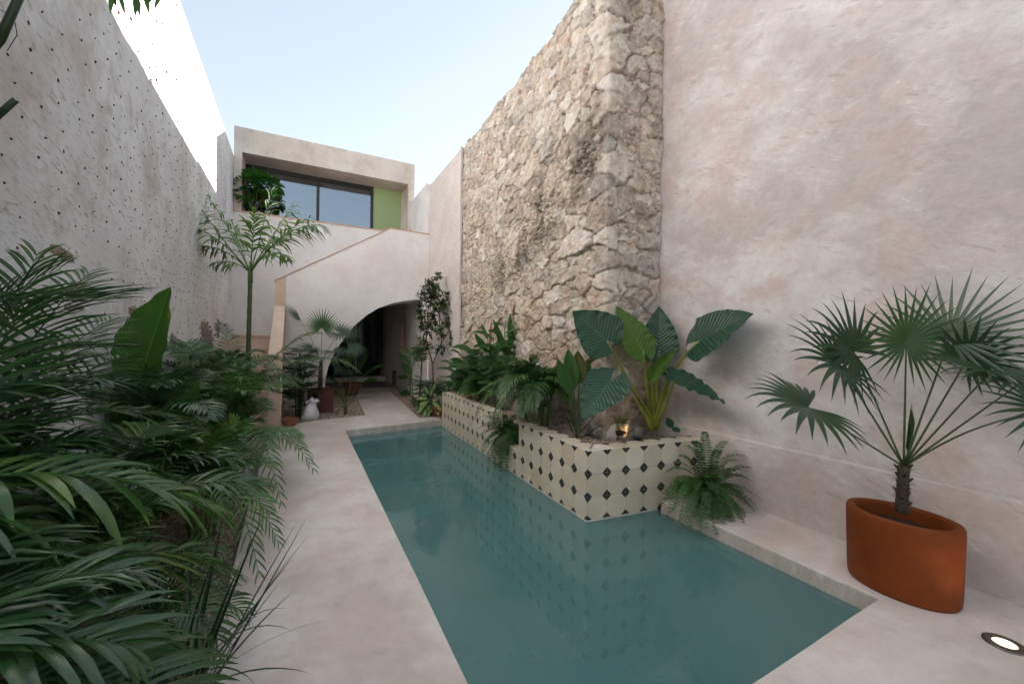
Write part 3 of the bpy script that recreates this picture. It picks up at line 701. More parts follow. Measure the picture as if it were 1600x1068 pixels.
# ------------------------------------------------------------------ house
def house():
    Y = 11.1; T_ = thing('house', 'two-storey plaster house with a deep framed upper window above the courtyard', 'house', (.7, 13, 0))
    m = MB()
    m.box((LX+.001, Y, 1.40), (.45, Y+.2, 4.34)); m.box((.45, Y, 2.70), (2.715, Y+.2, 4.34)); m.box((LX+.001, Y, -.2), (.45, Y+.2, 1.40))
    m.box((LX+.001, Y+.2, -.2), (.35, 18.4, 2.9))
    m.build('wall', M['white_plaster'], T_, smooth=False)
    m = MB(); m.box((.35, Y+.2, 2.72), (2.77, 18.4, 2.95)); m.build('patio_ceiling', M['white_plaster'], T_, smooth=False)
    m = MB(); m.box((LX+.002, Y-.02, 4.34), (2.715, Y+.82, 4.372)); m.build('window_ledge', M['cap'], T_, smooth=False)
    m = MB(); m.box((LX+.006, Y-.012, 1.42), (-.23, Y, 1.52)); m.build('skirting', M['cap'], T_, smooth=False)
    # frame of the upper storey: jambs and deep lintel
    m = MB()
    m.prism([(LX+.004, 4.373), (-1.17, 4.373), (-1.17, 5.72), (2.63, 5.72), (2.63, 4.373), (2.80, 4.373), (2.80, 6.29), (LX+.004, 6.29)], 'y', Y+.001, Y+.80)
    m.box((LX+.02, Y+.80, 2.96), (-1.17, 17, 6.285)); m.box((2.66, Y+.80, 2.96), (2.715, 17, 6.285)); m.box((-1.17, Y+.83, 5.76), (2.66, 17, 6.285)); m.box((-1.17, 16.8, 2.96), (2.66, 17, 5.76))
    m.box((-1.17, Y+.83, 2.96), (2.66, 16.8, 3.1))
    m.build('upper_storey', M['house_plaster'], T_, smooth=False)
    YW = Y+.70
    win = MB()
    x0, x1, z0, z1 = -1.168, 1.83, 4.374, 5.718; fw = .07
    for a, b_ in (((x0, z0), (x0+fw, z1)), ((x1-fw, z0), (x1, z1)), ((x0+fw, z1-.10), (x1-fw, z1)), ((x0+fw, z0), (x1-fw, z0+.05)), ((.40, z0+.05), (.47, z1-.10))):
        win.box((a[0], YW, a[1]), (b_[0], YW+.08, b_[1]))
    wo = win.build('window', M['black_frame'], T_, smooth=False)
    for a, c in ((x0+fw+.002, .398), (.472, x1-fw-.002)):
        p = MB(); p.box((a, YW+.035, z0+.052), (c, YW+.043, z1-.102)); p.build('pane', M['glass'], wo, smooth=False)
    gp = MB(); gp.box((1.834, YW+.02, 4.374), (2.60, YW+.06, 5.718)); gp.build('green_shutter', M['green_panel'], T_, smooth=False)
    gp = MB(); gp.box((2.603, YW+.0, 4.374), (2.629, YW+.06, 5.718)); gp.build('shutter_jamb', M['house_plaster'], T_, smooth=False)
    # upper room behind the glass; white bars added in place of the reflected parapet
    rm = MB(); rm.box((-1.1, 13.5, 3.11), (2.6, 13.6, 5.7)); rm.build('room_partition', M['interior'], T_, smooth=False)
    rm = MB(); rm.box((.62, 12.3, 4.60), (1.76, 12.34, 4.66)); [rm.box((x, 12.3, 3.11), (x+.04, 12.34, 4.60)) for x in (.62, 1.2, 1.72)]; rm.build('reflection_bars', M['white_plaster'], T_, smooth=False)
    # ground-floor facade: sliding glass doors in dark frames
    YD = 15.3
    d = MB()
    for a in (.36, 1.10, 1.86, 2.62): d.box((a, YD, .15), (a+.07, YD+.07, 2.70))
    d.box((.43, YD+.003, 2.62), (2.69, YD+.067, 2.70))
    dd = d.build('glass_door', M['black_frame'], T_, smooth=False)
    for a in (.432, 1.172, 1.932):
        p = MB(); p.box((a, YD+.03, .16), (a+.665, YD+.038, 2.618)); p.build('pane', M['door_glass'], dd, smooth=False)
    st = MB(); st.box((1.83, YD-.03, .15), (1.86, YD+.0, 2.70)); st.build('door_stile', M['steel'], dd, smooth=False)
    t = MB(); t.box((.36, YD-.5, 0.005), (2.775, YD+.2, .145)); t.build('threshold', M['white_plaster'], T_, smooth=False)
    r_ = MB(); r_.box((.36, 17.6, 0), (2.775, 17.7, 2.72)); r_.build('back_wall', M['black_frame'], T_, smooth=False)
house()

M['fern_light'] = leaf_mat('fern_light', (.07,.12,.02), (.14,.20,.03), (.08,.12,.03))
M['bag2'] = simple('bag2', (.60,.54,.46), .6, var=.08, scale=10)

# ------------------------------------------------------------------ plant builders
UP = Vector((0, 0, 1))
def perp(t, ref=UP):
    s = t.cross(ref)
    return s.normalized() if s.length > 1e-3 else Vector((1, 0, 0))
def leaflet(mb, p, d, n, L, w, droop, seg=4, fold=.25, curl=0.0):
    """one narrow blade: starts at p along d, n = blade normal, bends down by droop"""
    side = d.cross(n).normalized(); prev = None; q = Vector(p); dd = Vector(d); st = L/seg
    for i in range(seg+1):
        s = i/seg; ww = w*.5*(.35+1.25*s if s < .4 else .85)*(1 if s < .55 else max(0.0, 1-((s-.55)/.45)**1.6))
        if i == seg:
            ot = mb.tint
            if (len(mb.v)*7919) % 5 == 0: mb.tint = 2.6
            k = mb.add(q); mb.tint = ot
            mb.f.append([prev[0], prev[1], k]); mb.f.append([prev[1], prev[2], k])
        else:
            nn = side.cross(dd).normalized()
            cur = (mb.add(q-side*ww+nn*ww*fold), mb.add(q), mb.add(q+side*ww+nn*ww*fold))
            if prev: mb.f.append([prev[0], prev[1], cur[1], cur[0]]); mb.f.append([prev[1], prev[2], cur[2], cur[1]])
            prev = cur
        dd = (dd+Vector((0, 0, -droop*(.4+1.2*s)/seg))+side*curl/seg).normalized(); q = q+dd*st
def frond(mb, p0, tip, arch, n=34, L=.32, w=.022, droop=.9, t0=.18, lift=.25, r0=.008, seg=4, a0=70, a1=28, rr=random, flat=0.0, out=None, sidecurl=0.0, jit=0.0):
    """a feather palm frond on an arching midrib from p0 to tip; arch = rise of the curve"""
    p0, tip = Vector(p0), Vector(tip); h = tip-p0; hl = h.length
    horiz = Vector((h.x, h.y, 0)); hd = horiz.normalized() if horiz.length > .02 else Vector((1, 0, 0))
    if out is not None: hd = (hd+Vector(out)).normalized()
    c1 = p0+h*.28+UP*arch*hl; c2 = p0+h*.70+UP*arch*hl*.95
    N = 14; mb.tube([bez(p0, c1, c2, tip, i/N) for i in range(N+1)], [r0*(1-.85*i/N) for i in range(N+1)], 5)
    for i in range(n):
        t = t0+(1-t0)*(i+.5)/n; p = bez(p0, c1, c2, tip, t); T = bezd(p0, c1, c2, tip, t); S = perp(T)
        if flat: S = (S*(1-flat)+Vector((-T.y, T.x, 0))*flat).normalized()
        Nn = S.cross(T).normalized()
        s = (t-t0)/(1-t0); env = (math.sin(math.pi*min(1, .13+.80*s))**.65)*(1-.25*s)
        ang = R(a0+(a1-a0)*s)
        for sg in (-1, 1):
            mb.tint = rr.uniform(.15, .85)
            ja = ang+rr.uniform(-.10-jit, .10+jit); d = (T*math.cos(ja)+S*sg*math.sin(ja)+Nn*(lift+rr.uniform(-.12-jit, .12+jit))).normalized()
            ll = L*env*rr.uniform(.88, 1.1); nn = (Nn*1.0-S*sg*.25)
            nn = (nn-d*nn.dot(d)).normalized()
            leaflet(mb, p+Nn*r0*.3, d, nn, ll, w*(.6+.4*env), droop*rr.uniform(.7, 1.3), seg, curl=sidecurl)
    mb.tint = .5
def fan(mb, hub, axis, nrm, Rr, n=30, spread=150, droop=.5, wid=1.0, split=.42, rr=random, cup=.12, seg=6, fold=.35):
    """a pleated fan leaf; axis = direction of the middle finger, nrm = face normal"""
    hub, axis, nrm = Vector(hub), Vector(axis).normalized(), Vector(nrm)
    nrm = (nrm-axis*nrm.dot(axis)).normalized(); side = nrm.cross(axis)
    dth = R(2*spread)/n
    for i in range(n):
        mb.tint = rr.uniform(.2, .8)
        th = -R(spread)+dth*(i+.5); e = axis*math.cos(th)+side*math.sin(th); sd_ = nrm.cross(e)
        l = Rr*(1-.22*(abs(th)/R(spread))**2)*rr.uniform(.9, 1.06); dr = droop*rr.uniform(.6, 1.4); prev = None; q = hub.copy(); dd = (e+nrm*cup).normalized(); st = l/seg
        for k in range(seg+1):
            s = k/seg; r_ = s*l
            full = r_*math.tan(dth/2)*1.02; cap_ = split*l*math.tan(dth/2)*wid
            hw = full if s <= split else cap_*(1-((s-split)/(1-split))**1.3)
            if k == seg: c = mb.add(q); mb.f.append([prev[0], prev[1], c]); mb.f.append([prev[1], prev[2], c])
            else:
                cur = (mb.add(q-sd_*hw+nrm*hw*fold), mb.add(q), mb.add(q+sd_*hw+nrm*hw*fold))
                if prev: mb.f.append([prev[0], prev[1], cur[1], cur[0]]); mb.f.append([prev[1], prev[2], cur[2], cur[1]])
                prev = cur
            dd = (dd+Vector((0, 0, -dr*(max(0, s-.25))**1.2*1.6/seg))).normalized(); q = q+dd*st
    mb.tint = .5
def blade(mb, base, d, nrm, L, W, bend=.4, prof='ellipse', back=0.0, wavy=.0, waven=7, cup=.2, nv=22, nh=5, rr=random, twist=0.0, blotch=0):
    """a broad leaf with midrib and two halves; base = where the stalk meets it, d = midrib direction, nrm = upper face"""
    base, d, nrm = Vector(base), Vector(d).normalized(), Vector(nrm); nrm = (nrm-d*nrm.dot(d)).normalized()
    ph = rr.uniform(0, 6)
    # midrib
    pts = []; q = base.copy(); dd = d.copy(); nn = nrm.copy(); st = L/nv
    axis = dd.cross(nn)
    for i in range(nv+1):
        pts.append((q.copy(), dd.copy(), nn.copy()))
        dd = (dd+Vector((0, 0, -bend/nv*(.3+1.4*i/nv)))).normalized(); nn = (nn-dd*nn.dot(dd)).normalized(); q = q+dd*st
    rows = []
    nb = 6 if back > 0 else 0
    for i in range(-nb, nv+1):
        s = i/nv if i >= 0 else i/nb*back
        if i >= 0: c, D, Nn = pts[i]
        else: D, Nn = pts[0][1], pts[0][2]; c = base+D*(s*L)
        if prof == 'heart':
            x = (s+back)/(1+back); wd = W*.5*(min(1, x/.24)**.55)*(1-max(0, (x-.24)/.76)**1.9)
            gap = W*.10*(-s/back)**.7 if s < 0 else 0
            if s < 0: gap = min(gap, wd*.8)
        elif prof == 'banana': wd = W*.5*(min(1, s/.22+.12)**.6)*(1-max(0, (s-.45)/.55)**1.7); gap = 0
        elif prof == 'oblong': wd = W*.5*(min(1, s/.12+.05)**.5)*(1-max(0, (s-.6)/.4)**2.2); gap = 0
        elif prof == 'lance': wd = W*.5*math.sin(math.pi*min(1, s**.75))**.9; gap = 0
        else: wd = W*.5*math.sin(math.pi*s**.85)**.75; gap = 0
        sd_ = D.cross(Nn); row = []
        for sg in (-1, 1):
            half = []
            for k in range(nh+1):
                t = k/nh; off = gap+(wd-gap)*t
                wv = math.sin(waven*6.28*s+ph+sg+2.5*mnoise.noise((s*3+ph, sg*5.0, 0)))*(.6+1.2*mnoise.noise((s*5, ph+sg*3, 2)))
                z = cup*off*t + wavy*W*t*t*wv*.7
                mb.tint = 3.2 if blotch and sg == blotch and .74 < s < .88 and t > .45 else .5
                k_ = mb.add(c+sd_*sg*off+Nn*z); mb.uv[k_] = (t, s+.5); half.append(k_)
            row.append(half)
        rows.append(row)
    for a, b_ in zip(rows[:-1], rows[1:]):
        for sg in (0, 1):
            for k in range(nh):
                f = [a[sg][k], a[sg][k+1], b_[sg][k+1], b_[sg][k]]
                mb.f.append(f if sg else f[::-1])
    return pts[-1][0]
def arc(mb, p0, p1, bow, r0, r1, n=8, sides=6):
    p0, p1 = Vector(p0), Vector(p1); mb.tube([p0.lerp(p1, i/n)+Vector(bow)*math.sin(math.pi*i/n) for i in range(n+1)], [r0+(r1-r0)*i/n for i in range(n+1)], sides)
def rdir(rr, el0, el1, az=None, spr=math.pi):
    a = rr.uniform(-math.pi, math.pi) if az is None else az+rr.uniform(-spr, spr); e = R(rr.uniform(el0, el1))
    return Vector((math.cos(a)*math.cos(e), math.sin(a)*math.cos(e), math.sin(e)))

# ---- clumping feather palms
def areca(name, label, cat, base, n, length, rr, mat, group=None, az=None, spr=math.pi, L=.28, w=.020, nl=30, canes=6, el=(35, 80), heroes=(), droop=.9, seg=4, stem='stalk', cane_h=.35, sw=.12, tipdrop=.62):
    T_ = thing(name, label, cat, base, group); B = Vector(base)
    cm = MB()
    starts = []
    for k in range(canes):
        a = rr.uniform(0, 6.28); b0 = B+Vector((math.cos(a)*sw*rr.uniform(.2, 1), math.sin(a)*sw*rr.uniform(.2, 1), 0)); b1 = b0+Vector((math.cos(a)*.06, math.sin(a)*.06, cane_h*rr.uniform(.6, 1.2)))
        cm.tube([b0, b0.lerp(b1, .5), b1], [.012, .010, .008], 6); starts.append(b1)
    cm.build('canes', M[stem], T_)
    for k in range(n):
        s = starts[k % len(starts)]; d = rdir(rr, el[0], el[1], az, spr); l = length*rr.uniform(.75, 1.15)
        hor = Vector((d.x, d.y, 0)); up = d.z
        tip = s+hor*l*1.0+UP*(up*l*tipdrop)
        m = MB(); frond(m, s, tip, .30*(.6+up*.6), nl, L*rr.uniform(.85, 1.15), w, droop, .22, .2, .006, seg, rr=rr); m.build('frond', M[mat], T_)
    for h in heroes:
        s, tip, arch, kw = h
        m = MB(); frond(m, s if s is not None else rr.choice(starts), tip, arch, rr=rr, **kw); m.build('frond', M[kw_mat.get(id(h), mat)], T_)
    return T_
kw_mat = {}
def add_frond(T_, s, tip, arch, mat, **kw):
    m = MB(); frond(m, s, tip, arch, **kw); return m.build('frond', M[mat], T_)
LB = 'palms and foliage crowding the left bed'
# ================= left bed, nearest first
rr = random.Random(101)
# A: near feather palm whose fronds sweep across the lower left corner
B = Vector((-.95, 1.25, -.16))
T_ = thing('areca_palm', 'nearest feather palm, its wide glossy leaflets hanging over the lower left corner', 'palm', B, LB)
cm = MB()
for a in range(5):
    q = B+Vector((.08*math.cos(a*1.3), .08*math.sin(a*1.3), 0)); cm.tube([q, q+Vector((.02, .03, .5)), q+Vector((.05, .06, .8))], [.02, .017, .012], 7)
cm.build('canes', M['stalk_dark'], T_)
c0 = B+Vector((.03, .05, .75))
for s, tip, arch, n, L, w_, dr, mt in (
    (P(-260, 800, 1.05), P(335, 800, 1.55), .20, 19, .46, .046, 1.25, 'areca_mid'),
    (P(-240, 830, .95), P(150, 905, 1.25), .30, 15, .42, .040, 1.2, 'areca'),
    (P(-200, 980, .95), P(330, 880, 1.55), .16, 22, .40, .030, 1.1, 'areca_mid'),
    (P(-160, 900, 1.1), P(165, 1090, 1.35), .28, 20, .36, .030, .8, 'areca_dark'),
    (P(-160, 1090, .95), P(270, 1010, 1.35), .22, 20, .34, .028, .9, 'areca'),
    (P(-220, 660, 1.15), P(215, 600, 1.9), .10, 22, .42, .030, .9, 'areca_dark'),
    (P(-180, 740, 1.3), P(300, 660, 2.1), .18, 26, .40, .026, .9, 'areca'),
    (P(-200, 900, 1.2), P(60, 1000, 1.2), .3, 16, .36, .034, 1.0, 'areca_dark')):
    add_frond(T_, s, tip, arch, mt, n=n, L=L, w=w_, droop=dr, seg=7, r0=.008, t0=.14, rr=rr, fold=.0) if False else add_frond(T_, s, tip, arch, mt, n=n, L=L, w=w_, droop=dr, seg=7, r0=.008, t0=.14, rr=rr)
for k in range(8):
    d = rdir(rr, 10, 70, R(60), 1.5); s = c0; add_frond(T_, s, s+Vector((d.x*.75, d.y*.75, d.z*.45-.1)), .25, 'areca_dark', n=24, L=.36, w=.028, droop=.9, rr=rr)
# B: dark palm at the left edge with stiff leaflets against the wall
B = Vector((-1.1, 2.0, -.16))
T_ = thing('feather_palm', 'dark feather palm at the left edge with stiff leaflets fanning up against the wall', 'palm', B, LB)
cm = MB(); cm.tube([B, B+Vector((0, 0, .6)), B+Vector((.0, .02, 1.0))], [.03, .026, .018], 8); cm.build('canes', M['stalk_dark'], T_)
for s, tip, arch, n, L, w_, dr, fl in ((P(-180, 500, 1.45), P(170, 470, 2.0), .05, 17, .46, .030, .25, 0), (P(-160, 620, 1.5), P(190, 545, 2.3), .12, 24, .36, .024, .6, 0), (P(-150, 560, 1.6), P(95, 420, 1.9), .04, 14, .34, .02, .35, 0), (P(-120, 640, 1.7), P(130, 620, 2.2), .15, 24, .36, .022, .8, 0)):
    add_frond(T_, s, tip, arch, 'areca_dark', n=n, L=L, w=w_, droop=dr, seg=5, t0=.2, a0=62, a1=22, rr=rr)
for (x, y, w_, ar) in ((60, 395, 1.9, .02), (140, 425, 2.2, .08), (175, 500, 2.3, .12), (110, 560, 2.1, .2), (200, 560, 2.4, .15), (40, 480, 1.7, .1), (150, 600, 2.3, .22)):
    add_frond(T_, B+Vector((0, .02, .9)), P(x, y, w_), ar, 'areca', n=24, L=.34, w=.024, droop=.7, seg=5, rr=rr)
for k in range(6):
    d = rdir(rr, 20, 60, R(50), 1.4); s = B+Vector((0, .02, .95)); add_frond(T_, s, s+Vector((d.x*.7, d.y*.7, d.z*.3)), .22, 'areca_dark', n=24, L=.34, w=.024, droop=.8, rr=rr)
# the rest of the bed
rr = random.Random(55)
specs = [
 ((-.95, 2.6, -.16), 20, .85, 'areca', 'feather palm with arching mid-green fronds, second clump from the camera in the left bed', 10, .34, .030, .50),
 ((-.62, 2.3, -.16), 10, .50, 'areca_dark', 'low dark clump of palm fronds beside the nearest stretch of gravel edging', 6, .24, .018, .25),
 ((-.92, 3.25, -.16), 22, .80, 'areca', 'full feather palm below the big upright banana leaf', 12, .32, .026, .50),
 ((-.62, 3.75, -.16), 20, .62, 'areca_mid', 'feather palm arching over the gravel edge beside a white grow bag', 12, .27, .023, .58),
 ((-.98, 4.4, -.16), 24, .90, 'areca_dark', 'dense dark feather palm against the middle of the left wall', 12, .30, .025, .75),
 ((-.64, 4.75, -.16), 24, .66, 'areca_mid', 'bright-tipped feather palm leaning out over the pool deck', 12, .27, .022, .70),
 ((-.92, 5.5, -.16), 24, .90, 'areca', 'tall feather palm standing just in front of the peeling patch of wall', 12, .30, .025, .85),
 ((-.64, 5.95, -.16), 22, .66, 'areca_mid', 'feather palm at the far corner of the left bed beside the deck', 10, .27, .022, .72),
 ((-.85, 6.6, -.16), 20, .90, 'areca', 'feather palm at the foot of the steps, fronds crossing the peach parapet', 10, .30, .026, .85)]
for b_, n, ln, mt, lab, cn, L, w_, ch in specs:
    areca('areca_palm', lab, 'palm', b_, n, ln, rr, mt, LB, L=L, w=w_, nl=27 if b_[1] < 5 else 24, canes=cn, cane_h=ch, el=(15, 82), seg=4 if b_[1] > 3 else 5, droop=.85)
T_ = bpy.data.objects['areca_palm.009'] if 'areca_palm.009' in bpy.data.objects else T_
s0 = Vector((-.70, 6.9, .45))
for tip, ar, mt in ((P(500, 520, 6.2), .25, 'areca_mid'), (P(560, 580, 6.0), .34, 'areca_mid'), (P(345, 505, 6.6), .12, 'areca'), (P(455, 600, 5.6), .4, 'areca'), (P(300, 545, 6.0), .2, 'areca_mid')):
    add_frond(T_, s0, tip, ar, mt, n=34, L=.36, w=.026, droop=1.1, rr=rr)
# fronds spilling over the deck
T_ = bpy.data.objects['areca_palm.006']; s0 = Vector((-.58, 4.95, .25))
for tip, ar in ((G(490, 735, .30), .35), (G(440, 790, .12), .45), (G(470, 700, .35), .3), (G(420, 700, .45), .35)):
    add_frond(T_, s0, tip, ar, 'areca_mid', n=22, L=.26, w=.018, droop=1.0, rr=rr)
T_ = bpy.data.objects['areca_palm.004']; s0 = Vector((-.60, 3.75, .20))
for tip, ar in ((G(436, 850, .08), .4), (G(420, 800, .22), .35), (G(395, 770, .36), .35), (G(405, 900, .10), .4), (G(352, 800, .4), .4)):
    add_frond(T_, s0, tip, ar, 'areca_mid', n=22, L=.24, w=.016, droop=1.0, rr=rr)
T_ = bpy.data.objects['areca_palm.002']; s0 = Vector((-.62, 2.3, .15))
for tip, ar in ((G(385, 960, .14), .4), (G(370, 900, .25), .4), (G(330, 860, .4), .4), (G(340, 1000, .25), .35)):
    add_frond(T_, s0, tip, ar, 'areca', n=22, L=.24, w=.016, droop=1.0, rr=rr)

# banana-like plant with one big upright leaf
B = Vector((-1.0, 3.55, -.16)); T_ = thing('banana_plant', 'banana plant with one big upright bright green leaf, yellow blotch near its tip', 'banana plant', B)
s = MB(); s.tube([B, B+Vector((.02, 0, .6)), P(212, 640, 3.35)], [.035, .028, .016], 8); s.build('stem', M['stalk'], T_)
def to_cam(p): return (Vector((0, 0, H))-Vector(p)).normalized()
a, t = P(208, 622, 3.35), P(266, 447, 3.3)
m = MB(); blade(m, a, (t-a), to_cam(a)+Vector((-.75, 0, .1)), (t-a).length*1.0, .44, bend=.02, prof='banana', wavy=.05, waven=5, cup=.42, blotch=1, rr=rr, nv=34, nh=9); lf = m.build('leaf', M['banana'], T_)
m = MB(); m.tube([a+(t-a)*(k/10)+to_cam(a)*.006 for k in range(11)], [.009-.0075*k/10 for k in range(11)], 6); m.build('midrib', M['stalk_pale'], lf)
for a, t, W, mt in ((P(165, 640, 3.2), P(160, 500, 3.5), .40, 'banana'), (P(190, 700, 3.2), P(120, 540, 3.3), .34, 'ginger'), (P(190, 760, 3.1), P(110, 700, 2.9), .26, 'ginger'), (P(240, 690, 3.3), P(300, 600, 3.4), .22, 'ginger')):
    m = MB(); arc(m, B+Vector((0, 0, .4)), a, (0, 0, .03), .014, .01); m.build('stalk', M['stalk'], T_)
    m = MB(); blade(m, a, (t-a), to_cam(a)+Vector((.2, 0, .8)), (t-a).length*1.1, W, bend=.25, prof='oblong', wavy=.02, waven=4, cup=.2, rr=rr); m.build('leaf', M[mt], T_)

# dark strap-leaved plant at the bottom, leaning over the deck
B = G(285, 1125, 0)+Vector((-.03, 0, -.05)); T_ = thing('strap_plant', 'dark plant with long stiff narrow leaves leaning out over the deck at the bottom edge', 'plant', B)
def strap_leaf(T_, s, tip, bow, W, mt, seg=10, fold=.5):
    m = MB(); s, tip = Vector(s), Vector(tip); h = tip-s; c1, c2 = s+h*.3+Vector(bow), s+h*.7+Vector(bow); prev = None
    for i in range(seg+1):
        t_ = i/seg; p = bez(s, c1, c2, tip, t_); T2 = bezd(s, c1, c2, tip, min(t_, .999)); S = perp(T2); N2 = S.cross(T2)
        hw = W*.5*(.45+.55*min(1, t_*3))*(1-max(0, (t_-.45)/.55)**1.7)
        m.tint = .3+.5*t_
        if i == seg: k = m.add(p); m.f.append([prev[0], prev[1], k]); m.f.append([prev[1], prev[2], k])
        else:
            cur = (m.add(p-S*hw+N2*hw*fold), m.add(p), m.add(p+S*hw+N2*hw*fold))
            if prev: m.f.append([prev[0], prev[1], cur[1], cur[0]]); m.f.append([prev[1], prev[2], cur[2], cur[1]])
            prev = cur
    m.build('leaf', M[mt], T_)
for tx, ty, w_, bow in ((414, 797, 1.75, .02), (484, 800, 1.7, .0), (468, 808, 1.75, .01), (487, 830, 1.65, .04), (468, 860, 1.6, .03), (462, 920, 1.6, .05), (440, 905, 1.6, .02), (350, 800, 1.8, .02), (300, 830, 1.8, .03), (330, 880, 1.7, .02), (380, 870, 1.7, .03), (260, 860, 1.75, .03), (405, 960, 1.5, .08)):
    strap_leaf(T_, B+Vector((rr.uniform(-.06, .06), rr.uniform(-.06, .06), 0)), P(tx, ty, w_), (0, 0, bow), .020, 'strap_dark')
for tx, ty, w_, bow in ((458, 985, 1.45, .16), (488, 1052, 1.3, .10), (400, 1068, 1.3, .14), (450, 950, 1.5, .14), (520, 968, 1.5, .09)):
    strap_leaf(T_, B+Vector((rr.uniform(-.04, .04), rr.uniform(-.04, .04), .1)), P(tx, ty, w_), (0, 0, bow), .011 if tx < 500 else .004, 'strap_dark')

# slender palm standing by the steps
B = Vector((-.68, 7.35, -.16)); T_ = thing('slender_palm', 'slender palm with a ringed green trunk and an open crown before the staircase', 'palm')if False else thing('slender_palm', 'slender palm with a ringed green trunk and an open crown before the staircase', 'palm', B)
top = P(391, 437, depth(B)); pts = [B+(top-B)*(i/26) for i in range(27)]
m = MB(); m.tube(pts, [.036-.008*i/26+.003*(i % 2) for i in range(27)], 10); m.build('trunk', M['stalk_dark'], T_)
m = MB(); m.tube([top-Vector((0, 0, .05)), top+Vector((.0, 0, .12)), top+Vector((.0, 0, .28))], [.036, .034, .016], 8); m.build('crownshaft', M['stalk'], T_)
W0 = depth(B)
for (px, py, dw, ar, n, L, w_) in ((276, 268, .1, -.04, 17, .34, .046), (266, 345, -.3, .20, 17, .38, .046), (335, 412, -.4, .26, 14, .32, .044), (508, 354, -.2, .24, 20, .44, .046), (458, 322, .4, .03, 19, .46, .046), (425, 296, .2, -.04, 18, .44, .044), (452, 405, -.4, .27, 14, .34, .040), (362, 345, .5, -.02, 18, .38, .044), (398, 332, -.4, .02, 18, .40, .044), (298, 388, .1, .22, 15, .34, .042), (484, 340, -.5, .10, 18, .42, .044), (320, 300, .4, .06, 17, .36, .044), (440, 372, .5, .2, 16, .36, .042)):
    add_frond(T_, top+Vector((0, 0, .1)), P(px, py, W0+dw), ar, 'bright_palm', n=n, L=L, w=w_, droop=1.5, t0=.34, a0=54, a1=24, lift=-.12, jit=.28, r0=.011, seg=4, rr=rr)

# bushy plant on the window ledge
B = Vector((-.95, 11.25, 4.373)); T_ = thing('ledge_bush', 'bright green leafy bush on the upper window ledge behind the slender palm', 'bush', B)
def leafy(T_, name, mat, blobs, n, size, rr, W=.55, part='foliage', prof='lance', perpart=None, cone=(-.3, 1)):
    m = MB()
    for k in range(n):
        c, r_ = rr.choice(blobs); d = rdir(rr, -40, 90); q = Vector(c)+Vector((d.x*r_[0], d.y*r_[1], d.z*r_[2]))*rr.uniform(.45, 1)**.6
        dd = (d+rdir(rr, -30, 40)*.8+Vector((0, 0, -.2))).normalized(); L = size*rr.uniform(.7, 1.2); m.tint = rr.uniform(0, 1)
        leaflet(m, q, dd, (UP+rdir(rr, -20, 60)*.6-dd*.2).normalized(), L, L*W, .7, 3, .2)
    m.tint = .5; return m.build(part, M[mat], T_)
cB = Vector((-.92, 11.2, 4.95))
m = MB()
for k in range(9): q = cB+rdir(rr, 0, 80)*.35; m.tube([B, B.lerp(q, .5)+Vector((0, 0, .05)), q], [.015, .01, .006], 5)
m.build('branches', M['bark'], T_)
leafy(T_, 'f', 'bush', [(cB, (.42, .3, .42)), (cB+Vector((-.12, 0, -.15)), (.32, .25, .38)), (cB+Vector((.25, 0, .08)), (.25, .22, .25))], 620, .16, rr)

# tall palm out of frame on the left whose fronds hang into the top corner
B = Vector((-1.12, 1.0, -.16)); T_ = thing('tall_palm', 'tall palm at far left, only cut stalks and hanging leaf tips in view', 'palm', B)
m = MB(); m.tube([B, B+Vector((.0, 0, 1.8)), B+Vector((.05, .05, 3.1))], [.05, .045, .04], 10); m.build('trunk', M['stalk_dark'], T_)
m = MB(); m.tube([B+Vector((0, 0, 1.75)), P(-60, 130, 1.25), P(0, 62, 1.25), P(42, -30, 1.25)], [.016, .012, .012, .010], 8); m.build('stalk', M['strap_dark'], T_)
m = MB(); m.tube([B+Vector((0, 0, 1.5)), P(-50, 225, 1.3), P(-5, 182, 1.3), P(25, 156, 1.3)], [.015, .011, .010, .009], 8); m.build('stalk', M['strap_dark'], T_)
m = MB()
m.tube([P(0, 15, 1.3), P(22, 28, 1.3), P(27, 55, 1.3), P(11, 80, 1.3)], [.0014, .0014, .0014, .001], 5); m.build('tendril', M['strap_dark'], T_)
c = B+Vector((.05, .05, 3.05))
for tp in (P(170, -45, 1.9), P(245, -38, 2.1), P(80, -110, 1.6)):
    add_frond(T_, c, tp, .12, 'bright_palm', n=22, L=.16, w=.018, droop=1.6, rr=rr)
m = MB()
for x, y, k in ((172, 22, -4), (182, 12, 10), (196, 24, 14), (211, 28, -2), (219, 27, 10), (234, 24, 12), (241, 13, -16), (232, 6, -10)):
    a = P(x-k, -22, 2.0); t = P(x, y, 2.0); leaflet(m, a, (t-a).normalized(), (to_cam(a)+Vector((.3*k/10, 0, .1))).normalized(), (t-a).length, .026, .12, 5)
m.build('leaf_tips', M['areca'], T_)

